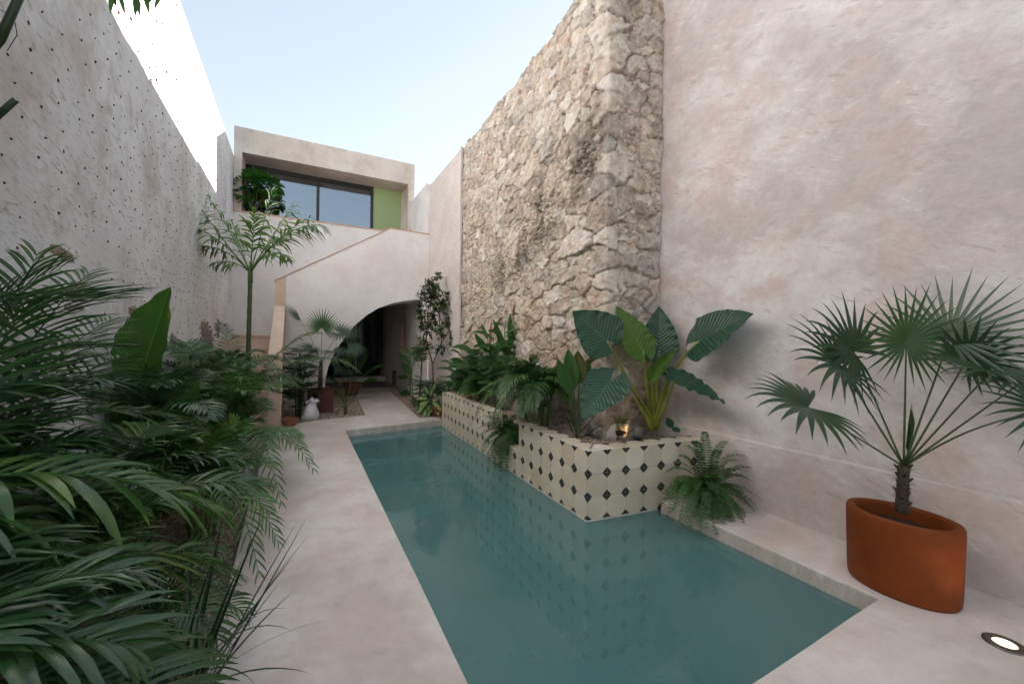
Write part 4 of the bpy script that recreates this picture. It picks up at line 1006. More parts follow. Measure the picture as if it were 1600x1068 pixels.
# white nursery bags and small pots half hidden in the bed
def bag(name, label, cat, c, r, h, mat='bag', sd=1, grp=None, shut=False):
    """thin crumpled plastic grow bag, its mouth collapsed unevenly"""
    T_ = thing(name, label, cat, c, grp); m = MB(); n = 56; rings = []; c = Vector(c)
    for j in range(15):
        zf = j/12 if j <= 12 else 1-(j-12)*.08; rf = (.82+.2*math.sin(zf*2.6)) if j <= 12 else .9-(j-12)*.1
        if shut and j <= 12: rf = (.85, .97, 1.0, .98, .93, .88, .83, .76, .68, .58, .46, .36, .42)[j]
        if not shut and zf > .75 and j <= 12: rf *= 1+.25*(zf-.75)
        ring = []
        for k in range(n):
            a = 2*math.pi*k/n; q = Vector((math.cos(a)*2.2, math.sin(a)*2.2, zf*1.6+sd*7))
            f_ = 1+.26*mnoise.noise(q)+.16*abs(mnoise.noise(q*2.3))+.07*mnoise.noise(q*5)
            hz = zf*(1+.24*mnoise.noise(Vector((math.cos(a)*1.1, math.sin(a)*1.1, sd*3.3)))*zf*zf+.04*mnoise.noise(Vector((math.cos(a)*4, math.sin(a)*4, sd)))*zf)
            ring.append(m.add((c.x+(r*.45*zf*zf if shut else 0)+math.cos(a)*r*rf*f_, c.y+math.sin(a)*r*rf*f_, c.z+h*hz)))
        rings.append(ring)
    for a, b_ in zip(rings[:-1], rings[1:]):
        for k in range(n): m.f.append([a[k], a[(k+1) % n], b_[(k+1) % n], b_[k]])
    m.build('bag_skin', M[mat], T_)
    if not shut: m = MB(); m.lathe([(r*.8, 0), (.001, .01)], (c.x, c.y, c.z+h*.6), n=20); m.build('soil', M['soil'], T_)
    return T_
bag('grow_bag', 'crumpled white grow bag under the nearest palm fronds in the bottom left corner', 'bag', G(190, 1010, -.10)+Vector((-.02, .05, 0)), .17, .30, sd=3, grp='white grow bags')
bag('grow_bag', 'white grow bag at the gravel edge behind the arching palm, halfway along the left bed', 'bag', G(372, 770, -.10)+Vector((-.05, .1, 0)), .13, .22, sd=5, grp='white grow bags')
bag('grow_bag', 'crumpled white grow bag at the near corner of the far gravel bed', 'bag', G(484, 658, -.02)+Vector((0, .18, 0)), .13, .36, sd=8, grp='white grow bags', shut=True)
def clay_pot(label, c, r, h, mat='terracotta_old', grp='small clay pots'):
    T_ = thing('clay_pot', label, 'flower pot', c, grp); m = MB()
    m.lathe([(.001, 0), (r*.68, 0), (r*.92, h*.8), (r*1.0, h*.8), (r*1.02, h), (r*.88, h), (r*.84, h*.86), (.001, h*.85)], c, n=28)
    m.build('pot_body', M[mat], T_, sharp=35); return T_
clay_pot('small clay pot beside the white grow bag at the edge of the far gravel bed', G(492, 640, -.03)+Vector((.02, .1, 0)), .12, .22)
clay_pot('small clay pot half hidden by palm fronds where the left bed meets the path', G(452, 668, -.03), .12, .16)
clay_pot('small clay pot at the foot of the spotted-leaf plant by the tiled planter', G(684, 652, -.03)+Vector((.05, .15, 0)), .14, .20)

# ================= far gravel bed on the left of the path
FB = 'plants in the far gravel bed'
B = Vector((.42, 9.12, -.03)); T_ = thing('square_planter', 'square rusty steel planter holding a fan palm at the foot of the arch', 'planter', B)
m = MB(); rs, hh = .23, .47
o_ = [(-rs, -rs), (rs, -rs), (rs, rs), (-rs, rs)]; i_ = [(-rs+.02, -rs+.02), (rs-.02, -rs+.02), (rs-.02, rs-.02), (-rs+.02, rs-.02)]
def ringz(m, pl, z): return [m.add((B.x+x, B.y+y, B.z+z)) for x, y in pl]
ra, rb_, rc, rd = ringz(m, o_, 0), ringz(m, o_, hh), ringz(m, i_, hh), ringz(m, i_, hh-.06)
for a, b_ in ((ra, rb_), (rb_, rc), (rc, rd)):
    for k in range(4): m.f.append([a[k], a[(k+1) % 4], b_[(k+1) % 4], b_[k]])
m.build('pot_body', M['rust'], T_, smooth=False); m = MB(); m.f.append(ringz(m, i_, hh-.055)); m.build('soil', M['soil'], T_, smooth=False)
B = B+Vector((0, 0, hh-.055)); T_ = thing('fan_palm', 'small fan palm with round pleated leaves in the square rusty planter', 'palm', B)
m = MB(); m.tube([B, B+Vector((.0, 0, .3)), B+Vector((.01, 0, .62))], [.05, .042, .03], 8); m.build('trunk', M['fibre'], T_)
def fan_leaf(T_, s, hub, axis, nrm, Rr, mat, n=26, spread=150, droop=.5, r0=.006, bow=(0, 0, 0), stalk='stalk', **kw):
    m = MB(); arc(m, s, hub, bow, r0, r0*.6, 10); o = m.build('leaf_stalk', M[stalk], T_)
    m = MB(); fan(m, hub, axis, nrm, Rr, n, spread, droop, **kw); m.build('leaf', M[mat], T_)
s = B+Vector((.01, 0, .6)); wq = depth(B)
for px, py, ax, sp, Rr, mt, dr, n in ((503, 512, (.1, 0, 1), 140, .42, 'fan_bright', .1, 30), (470, 500, (-.8, -.3, .5), 60, .50, 'fan', .4, 16), (532, 520, (.8, -.1, -.1), 150, .44, 'fan', .9, 26), (545, 545, (1, -.2, -.3), 120, .40, 'fan', .9, 22), (488, 545, (-.8, -.4, -.1), 120, .36, 'fan', .9, 20), (520, 548, (.4, -.8, -.2), 130, .34, 'fan', .8, 20)):
    hub = P(px, py, wq+rr.uniform(-.15, .1)); ax = Vector(ax); nn = to_cam(hub)+Vector((0, 0, .3)) if sp > 130 and mt == 'fan_bright' else UP+to_cam(hub)*.6
    fan_leaf(T_, s, hub, ax, nn, Rr, mt, n=n, spread=sp, droop=dr, rr=rr, bow=(0, 0, .05))
def bushy_palm(label, B, n, r_, zlo, zhi, fr, mat='areca_dark', name='lady_palm', cat='palm', grp=None, sp=100):
    T_ = thing(name, label, cat, B, grp); m = MB(); B = Vector(B); tops = []
    for k in range(9):
        a = rr.uniform(0, 6.28); q = B+Vector((math.cos(a)*r_*.35, math.sin(a)*r_*.35, rr.uniform(zlo, zhi))); m.tube([B+(q-B)*.02+Vector((math.cos(a)*.04, math.sin(a)*.04, 0)), B.lerp(q, .5), q], [.009, .008, .006], 5); tops.append(q)
    m.build('canes', M['stalk_dark'], T_)
    for k in range(n):
        a = rr.uniform(0, 6.28); z = rr.uniform(zlo*.5, zhi); hub = B+Vector((math.cos(a)*r_*rr.uniform(.4, 1), math.sin(a)*r_*rr.uniform(.4, 1), z)); d = Vector((math.cos(a), math.sin(a), rr.uniform(-.4, .4)))
        m = MB(); arc(m, rr.choice(tops).lerp(B, rr.uniform(0, .5)), hub, (0, 0, .03), .003, .002, 4, 4); fan(m, hub, d, UP+d*.3, fr*rr.uniform(.8, 1.2), 10, sp*.8, .9, rr=rr, seg=4, split=.3, wid=1.5); m.build('leaf', M[mat], T_)
    return T_
bushy_palm('bushy lady palm with dense drooping fingers beside the peach parapet', (.02, 8.55, -.03), 150, .30, .35, 1.30, .22)
# strap-leaved plant by the path
B = G(540, 647, -.03); T_ = thing('strap_plant', 'yellow-green strap-leaved plant at the corner of the path', 'plant', B)
wq = depth(B); m = MB(); m.tube([B, B+Vector((0, 0, .16))], [.035, .03], 8); m.build('stem', M['stalk_dark'], T_)
for px, py, bow, W in ((512, 587, 0, .055), (550, 590, 0, .06), (536, 598, 0, .06), (528, 596, .0, .04), (593, 630, .20, .045), (592, 622, .30, .03), (508, 652, .12, .06), (523, 632, .06, .04), (520, 655, .1, .05), (560, 600, 0, .04)):
    strap_leaf(T_, B+Vector((rr.uniform(-.02, .02), 0, .12)), P(px, py, wq+rr.uniform(-.2, .1)), (0, 0, bow), W, 'strap')
# dark plant in a pot under the arch
clay_pot('dark clay pot under the arch holding the big-leaved shade plant', G(549, 618, -.03), .22, .36, 'rust')
def broad(T_, s, hub, tip, W, mat, nrm, prof='ellipse', bend=.3, back=0, wavy=.02, r0=.008, stalk='stalk', bow=(0, 0, .04), waven=5, cup=.25, **kw):
    s, hub, tip = Vector(s), Vector(hub), Vector(tip)
    m = MB(); arc(m, s, hub, bow, r0, r0*.7, 10, 7); m.build('leaf_stalk', M[stalk], T_)
    m = MB(); blade(m, hub, tip-hub, nrm, (tip-hub).length, W, bend, prof, back, wavy, waven, cup, rr=rr, **kw); return m.build('leaf', M[mat], T_)
B = G(549, 618, -.03)+Vector((0, 0, .31)); T_ = thing('shade_plant', 'dark broad-leaved plant in the shadow under the left end of the arch', 'plant', B)
wq = depth(B)
for px, py, hx, hy in ((602, 565, 570, 585), (520, 560, 535, 585), (545, 540, 545, 575), (575, 550, 560, 580), (590, 590, 568, 598), (515, 590, 530, 600), (560, 520, 553, 565), (535, 605, 540, 600)):
    hub, tip = P(hx, hy, wq), P(px, py, wq+rr.uniform(-.3, .3)); broad(T_, B, hub, tip, .18, 'ginger', UP+to_cam(hub)*.7, 'ellipse', .3)
T_ = thing('paper_sheet', 'small loose sheet of white paper lying on the edge of the path under the arch', 'paper', G(555, 603, .0))
m = MB(); c = G(555, 604, .0)
for k, (x, y, z) in enumerate(((-.16, -.25, .01), (.22, -.15, .008), (.18, .3, .06), (-.14, .22, .012))): m.add((c.x+x, c.y+y, .006+z))
m.f.append([0, 1, 2, 3]); m.build('sheet', M['paper'], T_, smooth=False)

# ================= right of the path
B = G(642, 619, -.03); T_ = thing('paddle_plant', 'paddle-leaved plant on tall stalks beside the right end of the arch', 'plant', B); wq = depth(B)
for hx, hy, px, py, W in ((645, 552, 654, 523, .13), (640, 570, 622, 550, .16), (650, 565, 664, 543, .10), (643, 585, 628, 568, .18), (652, 580, 668, 562, .15), (638, 590, 620, 588, .14), (655, 590, 672, 580, .14), (648, 575, 640, 548, .15)):
    hub, tip = P(hx, hy, wq), P(px, py, wq+rr.uniform(-.2, .2)); broad(T_, B+Vector((rr.uniform(-.05, .05), 0, 0)), hub, tip, W, 'ginger', to_cam(hub)+UP*.4, 'ellipse', .25, r0=.011)
m = MB(); a = G(652, 612, .05); t_ = G(624, 617, .02); blade(m, a, t_-a, UP+Vector((0, -.3, 0)), (t_-a).length, .34, .0, 'ellipse', cup=.2, rr=rr, wavy=.02); m.build('fallen_leaf', M['ginger'], T_)
# shrub with small leaves
B = Vector((2.42, 8.25, -.03)); wq = depth(B); T_ = thing('shrub_tree', 'slender shrub with twin thin stems and small dark leaves near the arch', 'shrub', B)
m = MB(); f0 = P(676, 568, wq)
m.tube([B, P(677, 610, wq), f0], [.026, .022, .018], 7)
br = [(669, 520, .014), (684, 510, .014)]; ends = []
q1, q2 = P(666, 535, wq), P(690, 535, wq)
m.tube([f0, q1, P(668, 490, wq), P(678, 445, wq)], [.013, .012, .010, .005], 6); m.tube([f0, q2, P(686, 500, wq), P(690, 470, wq)], [.013, .012, .010, .005], 6); m.tube([q2, P(705, 510, wq), P(718, 480, wq)], [.009, .007, .004], 5)
blobs = [(672, 448, 20), (662, 462, 12), (684, 432, 10), (676, 470, 20), (660, 492, 14), (690, 478, 18), (668, 515, 16), (700, 505, 14), (712, 495, 13), (722, 483, 10), (688, 520, 12), (655, 482, 10), (700, 462, 8), (715, 515, 10), (664, 540, 13), (690, 545, 12), (676, 500, 16), (708, 530, 12), (660, 505, 10), (682, 455, 12), (720, 500, 12)]
fm = MB(); sc_ = F/wq
for bx_, by_, br_ in blobs:
    c = P(bx_, by_, wq+rr.uniform(-.2, .2)); r_ = br_/F*wq
    src = rr.choice([P(668, 490, wq), P(686, 500, wq), P(676, 460, wq), P(690, 480, wq)])
    m.tube([src, src.lerp(c, .5)+Vector((0, 0, .03)), c], [.006, .004, .002], 4)
    for k in range(int(7+r_*r_*900)):
        d = rdir(rr, -70, 80); e = c+d*r_*rr.uniform(.3, 1); m.tube([c.lerp(e, .2), e], [.0018, .001], 3, cap=False)
        for j in range(6):
            dd = (d+rdir(rr, -60, 60)*1.1).normalized(); fm.tint = rr.random(); leaflet(fm, c.lerp(e, rr.uniform(.4, 1)), dd, (UP+rdir(rr, 0, 60)*.7).normalized(), rr.uniform(.045, .075), .030, .5, 3, .15)
m.build('branches', M['bark'], T_); fm.build('foliage', M['shrub'], T_)
# spotted leaves
B = G(673, 650, -.03); wq = depth(B); T_ = thing('spotted_plant', 'dumb cane with cream-spotted oval leaves at the near corner of the small right bed', 'plant', B)
m = MB(); m.tube([B, P(674, 625, wq), P(676, 610, wq)], [.022, .02, .014], 7); m.build('stem', M['stalk_dark'], T_)
for hx, hy, px, py, W in ((672, 618, 680, 598, .12), (668, 622, 652, 622, .14), (668, 630, 650, 645, .15), (672, 632, 660, 652, .14), (676, 628, 690, 640, .14), (678, 622, 692, 618, .13), (670, 625, 655, 632, .15), (672, 616, 662, 602, .12), (674, 635, 668, 650, .12), (680, 630, 686, 650, .12)):
    hub, tip = P(hx, hy, wq), P(px, py, wq-rr.uniform(0, .25)); broad(T_, P(675, 622, wq), hub, tip, W, 'spotted', to_cam(hub)+UP*.8, 'ellipse', .2, r0=.006)
m = MB(); c = G(662, 607, -.03); T2 = thing('stone_slab', 'pale flat stone slab leaning behind the spotted plant in the small right bed', 'stone', c)
rock(m, (c.x, c.y, .14), (.20, .05, .17), rr); m.build('slab', M['white_plaster'], T2)
areca('areca_palm', 'dark low feather palm between the shrub and the end of the tiled planter', 'palm', (2.6, 7.75, -.03), 16, .55, rr, 'areca_dark', None, L=.20, w=.012, nl=26, canes=8, el=(15, 80))
areca('areca_palm', 'light arching feather palm growing behind the twin-stemmed shrub', 'palm', (2.35, 8.9, -.03), 8, .9, rr, 'areca_mid', None, L=.26, w=.018, nl=24, canes=4, el=(55, 85), cane_h=.8)
bushy_palm('dark fingered palm in the small bed before the rendered wall', (2.35, 8.1, -.03), 60, .28, .25, .7, .2)

# ================= raised planter
ZP = .425
def ginger(label, B, stems, group='ginger plants in the tiled planter', mat='ginger', flowers=(), W=.09, name='ginger_plant', L=(.28, .42)):
    T_ = thing(name, label, 'plant', B, group); B = Vector(B)
    for (px, py) in stems:
        wq = depth(B)+rr.uniform(-.15, .15); t_ = P(px, py, wq); s = B+Vector((rr.uniform(-.1, .1), rr.uniform(-.15, .15), 0)); b_ = s.lerp(t_, .5)+Vector((rr.uniform(-.03, .03), 0, .05))
        m = MB(); m.tube([s, b_, t_], [.010, .009, .006], 6); m.build('stem', M['stalk'], T_)
        n = 11
        for k in range(n):
            u_ = .22+.76*k/n; q = bez(s, s.lerp(b_, .66), b_.lerp(t_, .33), t_, u_); a = rr.uniform(-.7, .7)+(0 if k % 2 else math.pi); d = Vector((math.cos(a), math.sin(a)*.8-.25, rr.uniform(.25, 1.0))).normalized()
            m = MB(); blade(m, q, d, UP*.8+to_cam(q)*.6, rr.uniform(*L), W*rr.uniform(.8, 1.2), rr.uniform(.5, 1.1), 'ellipse', cup=.25, wavy=.01, nv=12, nh=3, rr=rr); m.build('leaf', M[mat], T_)
    for px, py in flowers:
        wq = depth(B)-.05; c = P(px, py, wq); m = MB(); f_ = B.lerp(c, .02)
        m.tube([B, B.lerp(c, .5)+Vector((0, 0, .05)), c-Vector((0, 0, .05))], [.007, .006, .005], 5); m.build('stem', M['stalk'], T_)
        m = MB()
        for k in range(26):
            z = -.06+.13*k/26; a = k*2.4; d = Vector((math.cos(a), math.sin(a), .9)).normalized(); leaflet(m, c+Vector((0, 0, z)), d, UP, .045*(1.1-k/40), .022, .3, 3)
        m.build('flower', M['red_flower'], T_)
ginger('tall leafy ginger with two dark red flower spikes against the rubble wall', (2.62, 5.35, ZP), ((790, 500), (822, 515), (770, 520), (805, 545)), flowers=((803, 484), (833, 513)))
ginger('leafy ginger with a broad arching leaf at the far end of the tiled planter', (2.58, 6.45, ZP), ((742, 545), (730, 570), (760, 535), (722, 555), (750, 575)), W=.12)
ginger('ginger clump leaning over the rim between the two flowering clumps', (2.55, 5.9, ZP), ((770, 560), (745, 590), (752, 560), (780, 545), (790, 570)), W=.11)
ginger('low ginger at the very far corner of the tiled planter', (2.52, 6.9, ZP), ((712, 570), (722, 590)), W=.09)
T_ = bpy.data.objects['ginger_plant']; wg = depth((2.62, 5.35))
for hx, hy, px, py, W in ((792, 560, 772, 498, .10), (798, 545, 797, 490, .09), (812, 550, 818, 500, .09), (826, 565, 842, 522, .10), (832, 575, 856, 548, .10), (785, 575, 764, 535, .10), (806, 575, 806, 530, .10), (820, 590, 836, 556, .10)):
    hub, tip = P(hx, hy, wg-.05), P(px, py, wg-.05+rr.uniform(-.1, .1)); broad(T_, Vector((2.62+rr.uniform(-.05, .05), 5.3+rr.uniform(-.1, .1), ZP)), hub, tip, W, 'ginger', to_cam(hub)+Vector((rr.uniform(-.7, .7), 0, .3)), 'ellipse', .2, r0=.007)
m = MB(); T_ = thing('ginger_plant', 'single ginger shoot with a wide blue-green leaf and yellowish canes over the rim', 'plant', (2.50, 6.15, ZP), 'ginger plants in the tiled planter')
for k in range(8): q = Vector((2.50+rr.uniform(-.06, .06), 6.15+rr.uniform(-.15, .15), ZP)); m.tube([q, q+Vector((rr.uniform(-.03, .03), rr.uniform(-.03, .03), .35))], [.009, .006], 5)
m.build('canes', M['stalk_yellow'], T_)
wq = depth((2.5, 6.15)); 
for hx, hy, px, py, W in ((748, 585, 703, 562, .17), (748, 600, 714, 605, .12), (752, 590, 770, 560, .13), (745, 595, 735, 560, .12)):
    hub, tip = P(hx, hy, wq-.1), P(px, py, wq-.25); broad(T_, Vector((2.5, 6.15, ZP+.3)), hub, tip, W, 'ginger', UP+to_cam(hub)*.7, 'ellipse', .4)
# heliconia bracts, orange
T_ = thing('heliconia', 'heliconia with orange-brown bracts rising before the rubble wall', 'plant', (2.6, 5.75, ZP)); wq = depth((2.6, 5.75))
for hx, hy, px, py, W, mt in ((765, 540, 768, 500, .05, 'orange_bract'), (768, 520, 790, 488, .05, 'croton'), (762, 530, 752, 505, .06, 'ginger'), (775, 545, 792, 505, .08, 'ginger'), (760, 550, 742, 520, .10, 'banana')):
    hub, tip = P(hx, hy, wq), P(px, py, wq); broad(T_, Vector((2.6, 5.75, ZP)), hub, tip, W, mt, to_cam(hub), 'ellipse', .1)
# feather palm spilling over the tiles
B = Vector((2.52, 4.05, ZP)); T_ = areca('areca_palm', 'lush dark feather palm spilling over the middle of the tiled planter', 'palm', B, 26, .66, rr, 'areca', None, az=R(190), spr=2.2, L=.23, w=.022, nl=26, canes=12, el=(25, 85), cane_h=.40, sw=.14)
wq = depth(B); s0 = B+Vector((-.03, 0, .32))
for px, py, dw, ar in ((752, 612, -.1, .35), (745, 650, -.3, .55), (775, 655, -.5, .6), (800, 580, .1, .3), (850, 580, -.3, .3), (815, 650, -.6, .55), (765, 590, .2, .35), (880, 600, -.5, .35), (895, 640, -.4, .5), (835, 640, -.7, .5), (785, 620, -.6, .5)):
    add_frond(T_, s0, P(px, py, wq+dw), ar, 'areca_mid' if rr.random() < .4 else 'areca', n=27, L=.24, w=.022, droop=1.0, rr=rr)
bushy_palm('dark upright fan-leaved clump behind the spilling feather palm', (2.62, 4.6, ZP), 30, .22, .3, .6, .22, 'areca_dark')
# croton and broad leaf beside it
B = G(912, 690, .43)+Vector((.0, .12, 0)); wq = depth(B); T_ = thing('ribbed_plant', 'upright plant with deeply ribbed bronze-green leaves beside the feather palm in the planter', 'plant', B)
for hx, hy, px, py, W, mt in ((905, 600, 903, 548, .17, 'croton'), (896, 610, 888, 545, .16, 'ginger'), (890, 615, 872, 560, .13, 'ginger'), (915, 610, 918, 560, .12, 'ginger')):
    hub, tip = P(hx, hy, wq), P(px, py, wq+.05); broad(T_, B, hub, tip, W, mt, to_cam(hub), 'ellipse', .15, r0=.009, stalk='stalk_dark')
for px, py in ((880, 640), (893, 650), (935, 645), (945, 660), (900, 655), (925, 640)):
    strap_leaf(T_, B+Vector((rr.uniform(-.05, .05), rr.uniform(-.05, .05), 0)), P(px, py, wq), (0, 0, 0), .03, 'strap_dark')
# giant elephant ear
B = Vector((3.36, 3.02, .43)); wq = depth(B)
T_ = thing('elephant_ear', 'giant elephant ear with huge ruffled leaves in the corner of the tiled planter', 'plant', B)
sb = P(1021, 668, wq)
m = MB(); 
for k, (px, py, r0) in enumerate(((985, 610, .034), (1003, 560, .030), (1030, 560, .030), (1060, 580, .030), (1045, 600, .034), (1015, 590, .03))):
    t_ = P(px, py, wq); m.tube([sb+Vector(((k-2.5)*.012, 0, -.02)), sb.lerp(t_, .35)+Vector((0, -.01, 0)), sb.lerp(t_, .85)], [r0*1.15, r0*.9, .012], 10)
m.build('leaf_bases', M['stalk_yellow'], T_)
def ear(hx, hy, tx, ty, W, mat, nrm, dw=0, tw=0, via=None, bend=.12, back=.30, wavy=.05, waven=5, cup=.12, stalk='stalk_yellow', Ls=1.0):
    dw -= .12; tw -= .16; hub, tip = P(hx, hy, wq+dw), P(tx, ty, wq+tw); s = P(*via, wq) if via else sb
    m = MB()
    c = [sb+Vector((0, 0, .05))]+([P(via[0], via[1], wq+dw*.5)] if via else [sb.lerp(hub, .5)])+[hub]
    pts = [bez(c[0], c[0].lerp(c[1], .75), c[2].lerp(c[1], .75), c[2], i/10) for i in range(11)]
    m.tube(pts, [.020-.011*i/10 for i in range(11)], 8); m.build('leaf_stalk', M[stalk], T_)
    m = MB(); blade(m, hub, tip-hub, Vector(nrm), (tip-hub).length*Ls, W, bend, 'heart', back, wavy, waven, cup, nv=34, nh=8, rr=rr); m.build('leaf', M[mat], T_)
tc = to_cam(B)
ear(948, 532, 896, 484, .52, 'alocasia', tc+Vector((.1, 0, .25)), -.1, -.05, via=(985, 600), wavy=.035)
ear(1005, 550, 964, 476, .38, 'alocasia_light', tc+Vector((.6, 0, -.1)), -.05, .1, via=(1012, 600), back=.22, wavy=.05, waven=7)
ear(1030, 548, 1030, 478, .40, 'alocasia', tc+Vector((0, 0, .15)), .12, .22, via=(1024, 600), wavy=.03)
ear(1092, 533, 1176, 486, .54, 'alocasia', tc*.9+Vector((0, 0, .5)), -.25, -.68, via=(1050, 570), wavy=.03)
ear(1045, 582, 1135, 626, .26, 'alocasia', tc*.5+UP*.9, -.15, -.52, via=(1038, 600), back=.15, wavy=.10, waven=6)
ear(1018, 594, 1056, 544, .15, 'alocasia_light', tc+Vector((-.8, 0, .2)), -.1, -.1, via=(1020, 620), back=.08, cup=.8, wavy=.06)
ear(955, 594, 908, 654, .46, 'alocasia_light' if False else 'alocasia', tc+UP*.6, -.25, -.45, via=(985, 590), wavy=.04, waven=6)
m = MB(); a = P(1050, 668, wq-.1); t_ = P(1042, 650, wq-.1); blade(m, a, t_-a, tc, .12, .08, .1, 'ellipse', rr=rr); t_ = P(1058, 672, wq-.15); blade(m, a, t_-a, tc+UP, .10, .07, .1, 'ellipse', rr=rr); m.build('young_leaf', M['alocasia'], T_)
# wrapped pot lit by the small uplight
B = G(971, 686, .43); T_ = thing('small_pot', 'small pale pot glowing in the light of the little garden lamp', 'flower pot', B)
m = MB(); m.lathe([(.001, 0), (.050, 0), (.060, .13), (.066, .135), (.067, .175), (.060, .175), (.054, .15), (.001, .145)], B, n=28); m.build('pot_body', M['bag2'], T_)
bag('plastic_sheet', 'crumpled translucent plastic wrap slumped against the small glowing pot', 'plastic wrap', B+Vector((-.095, .06, 0)), .065, .24, 'bag2', 12, shut=True)
B = G(994, 692, .43)+Vector((.03, .0, 0)); T_ = thing('garden_uplight', 'small black garden spotlight on the gravel beside the wrapped pot', 'lamp', B)
m = MB(); m.tube([B+Vector((.0, .02, .0)), B+Vector((0, .02, .03))], .012, 8); m.tube([B+Vector((.03, -.01, .035)), B+Vector((-.035, .035, .05))], .022, 12); m.build('lamp_body', M['black_frame'], T_)
l = bpy.data.lights.new('uplight_beam', 'SPOT'); lo = bpy.data.objects.new('uplight_beam', l); COL.objects.link(lo); lo.parent = T_
l.energy = .16; l.color = (1, .60, .28); l.spot_size = R(80); l.spot_blend = .7; l.shadow_soft_size = .015
lo.location = (-.04, .03, .07); lo.rotation_euler = (G(971, 686, .43)+Vector((.0, 0, .12))-(B+Vector(lo.location))).to_track_quat('-Z', 'Y').to_euler()

# ferns
def fern(name, label, B, tips, L=.062, w=.016, mat='fern', n=26, grp=None, archs=(.25, .45)):
    B = Vector(B); T_ = thing(name, label, 'fern', B, grp)
    m = MB(); rock(m, (B.x, B.y, B.z+.01), (.06, .06, .03), rr); m.build('crown', M['soil'], T_)
    for t_ in tips:
        s = B+Vector((rr.uniform(-.03, .03), rr.uniform(-.03, .03), .02)); add_frond(T_, s, t_, rr.uniform(*archs), mat, n=n, L=L*rr.uniform(.9, 1.1), w=w, droop=.35, t0=.06, a0=82, a1=62, lift=.05, r0=.0025, seg=3, rr=rr)
    return T_
B = Vector((3.24, 2.36, 0.0)); wq = depth(B); c = B+Vector((0, 0, .10))
tips = [P(x+jx, y+jy, wq+d) for jx, jy in ((0, 0), (12, -16)) for x, y, d in ((1036, 772, -.15), (1048, 800, -.3), (1078, 828, -.38), (1112, 812, -.3), (1145, 826, -.3), (1180, 822, -.2), (1178, 756, 0), (1160, 735, .05), (1088, 690, .15), (1060, 712, .1), (1040, 738, 0), (1125, 705, .15), (1165, 770, -.1), (1095, 815, -.35), (1062, 815, -.35), (1130, 808, -.35), (1155, 800, -.25), (1100, 780, -.3), (1075, 780, -.3), (1120, 770, -.3), (1045, 785, -.2), (1070, 715, -.1), (1140, 735, -.1), (1105, 745, -.2), (1128, 822, -.36), (1168, 815, -.24), (1060, 834, -.42), (1092, 842, -.45), (1040, 815, -.3), (1150, 832, -.38), (1120, 835, -.42), (1032, 790, -.2), (1075, 800, -.3), (1180, 800, -.15))]
fern('boston_fern', 'bushy Boston fern on the deck against the near corner of the tiled planter', c, tips)
tp = bpy.data.objects['boston_fern']; m = MB(); m.lathe([(.001, 0), (.07, 0), (.095, .10), (.08, .10), (.001, .09)], (c.x, c.y, 0), n=20); m.build('pot_body', M['rust'], tp)
B = Vector((2.37, 4.5, .24)); wq = depth(B)
tips = [P(x, y+6, wq+d) for x, y, d in ((772, 735, -.2), (782, 730, -.3), (762, 715, -.2), (748, 700, -.1), (800, 690, -.3), (812, 690, -.2), (778, 722, -.2), (765, 700, -.15), (752, 690, -.1), (790, 690, -.25), (800, 670, -.2), (760, 670, 0), (785, 710, -.22), (806, 700, -.2), (745, 665, .1), (770, 655, 0), (797, 650, 0), (772, 715, -.2), (790, 665, -.2))]
fern('hanging_fern', 'fern hanging from the gap in the tiled planter down towards the water', B, tips+[t+Vector((-.03, .12, .05)) for t in tips]+[t+Vector((.0, -.14, .08)) for t in tips], L=.062, w=.018, n=22)
B = Vector((2.98, 3.17, .50)); fern('small_fern', 'small yellow-green fern under the elephant ear against the rubble', B, [B+Vector((x, y, z)) for x, y, z in ((-.1, -.1, .15), (.08, -.1, .2), (.0, -.12, .24), (-.15, -.02, .2), (.1, 0, .14))], L=.04, w=.014, mat='fern_light', n=14)
B = P(925, 580, 4.25); 

# ================= potted fan palm on the right
C = Vector((3.20, 1.03, 0)); T_ = thing('oval_pot', 'large oval terracotta pot on the deck by the near corner of the pool', 'flower pot', C)
m = MB(); a_, b_ = .245, .195; hh = .445
prof = [(.001, .004), (.955, .004), (.985, .02), (1.0, .08), (1.03, hh-.05), (1.025, hh-.012), (1.0, hh), (.94, hh+.002), (.87, hh-.003), (.845, hh-.02), (.84, hh-.12)]
rings = m.lathe([(r_, z) for r_, z in prof], (C.x, C.y, 0), b_, a_+.012, 72); m.build('pot_body', M['terracotta'], T_)
m = MB(); 
for i in range(0, 7):
    pass
m.lathe([(.845, 0), (.6, .012), (.3, .02), (.001, .028)], (C.x, C.y, hh-.085), b_, a_+.02, 40); m.build('soil', M['soil'], T_)
wq = depth(C)+.02; B = Vector((C.x+.03, C.y+.02, hh-.06)); T_ = thing('fan_palm', 'big fan palm spreading dark pleated leaves from the oval terracotta pot', 'palm', B)
B2 = P(1409, 800, wq); tp = P(1412, 728, wq)
m = MB(); pts = [B2+(tp-B2)*(i/12) for i in range(13)]; m.tube(pts, [.034-.008*i/12+rr.uniform(-.003, .003) for i in range(13)], 12)
for k in range(90):
    q = B2.lerp(tp, rr.uniform(0, 1)); d = rdir(rr, -30, 60); m.tube([q+d*.02, q+d*.04+UP*.01, q+d*rr.uniform(.05, .075)], [.0014, .001, .0005], 3)
for k in range(16):
    a = k*2.4; q = B2.lerp(tp, k/16); d = Vector((math.cos(a), math.sin(a), .9)).normalized(); m.tube([q+d*.025, q+d*.06], [.014, .004], 5)
m.build('trunk', M['fibre'], T_)
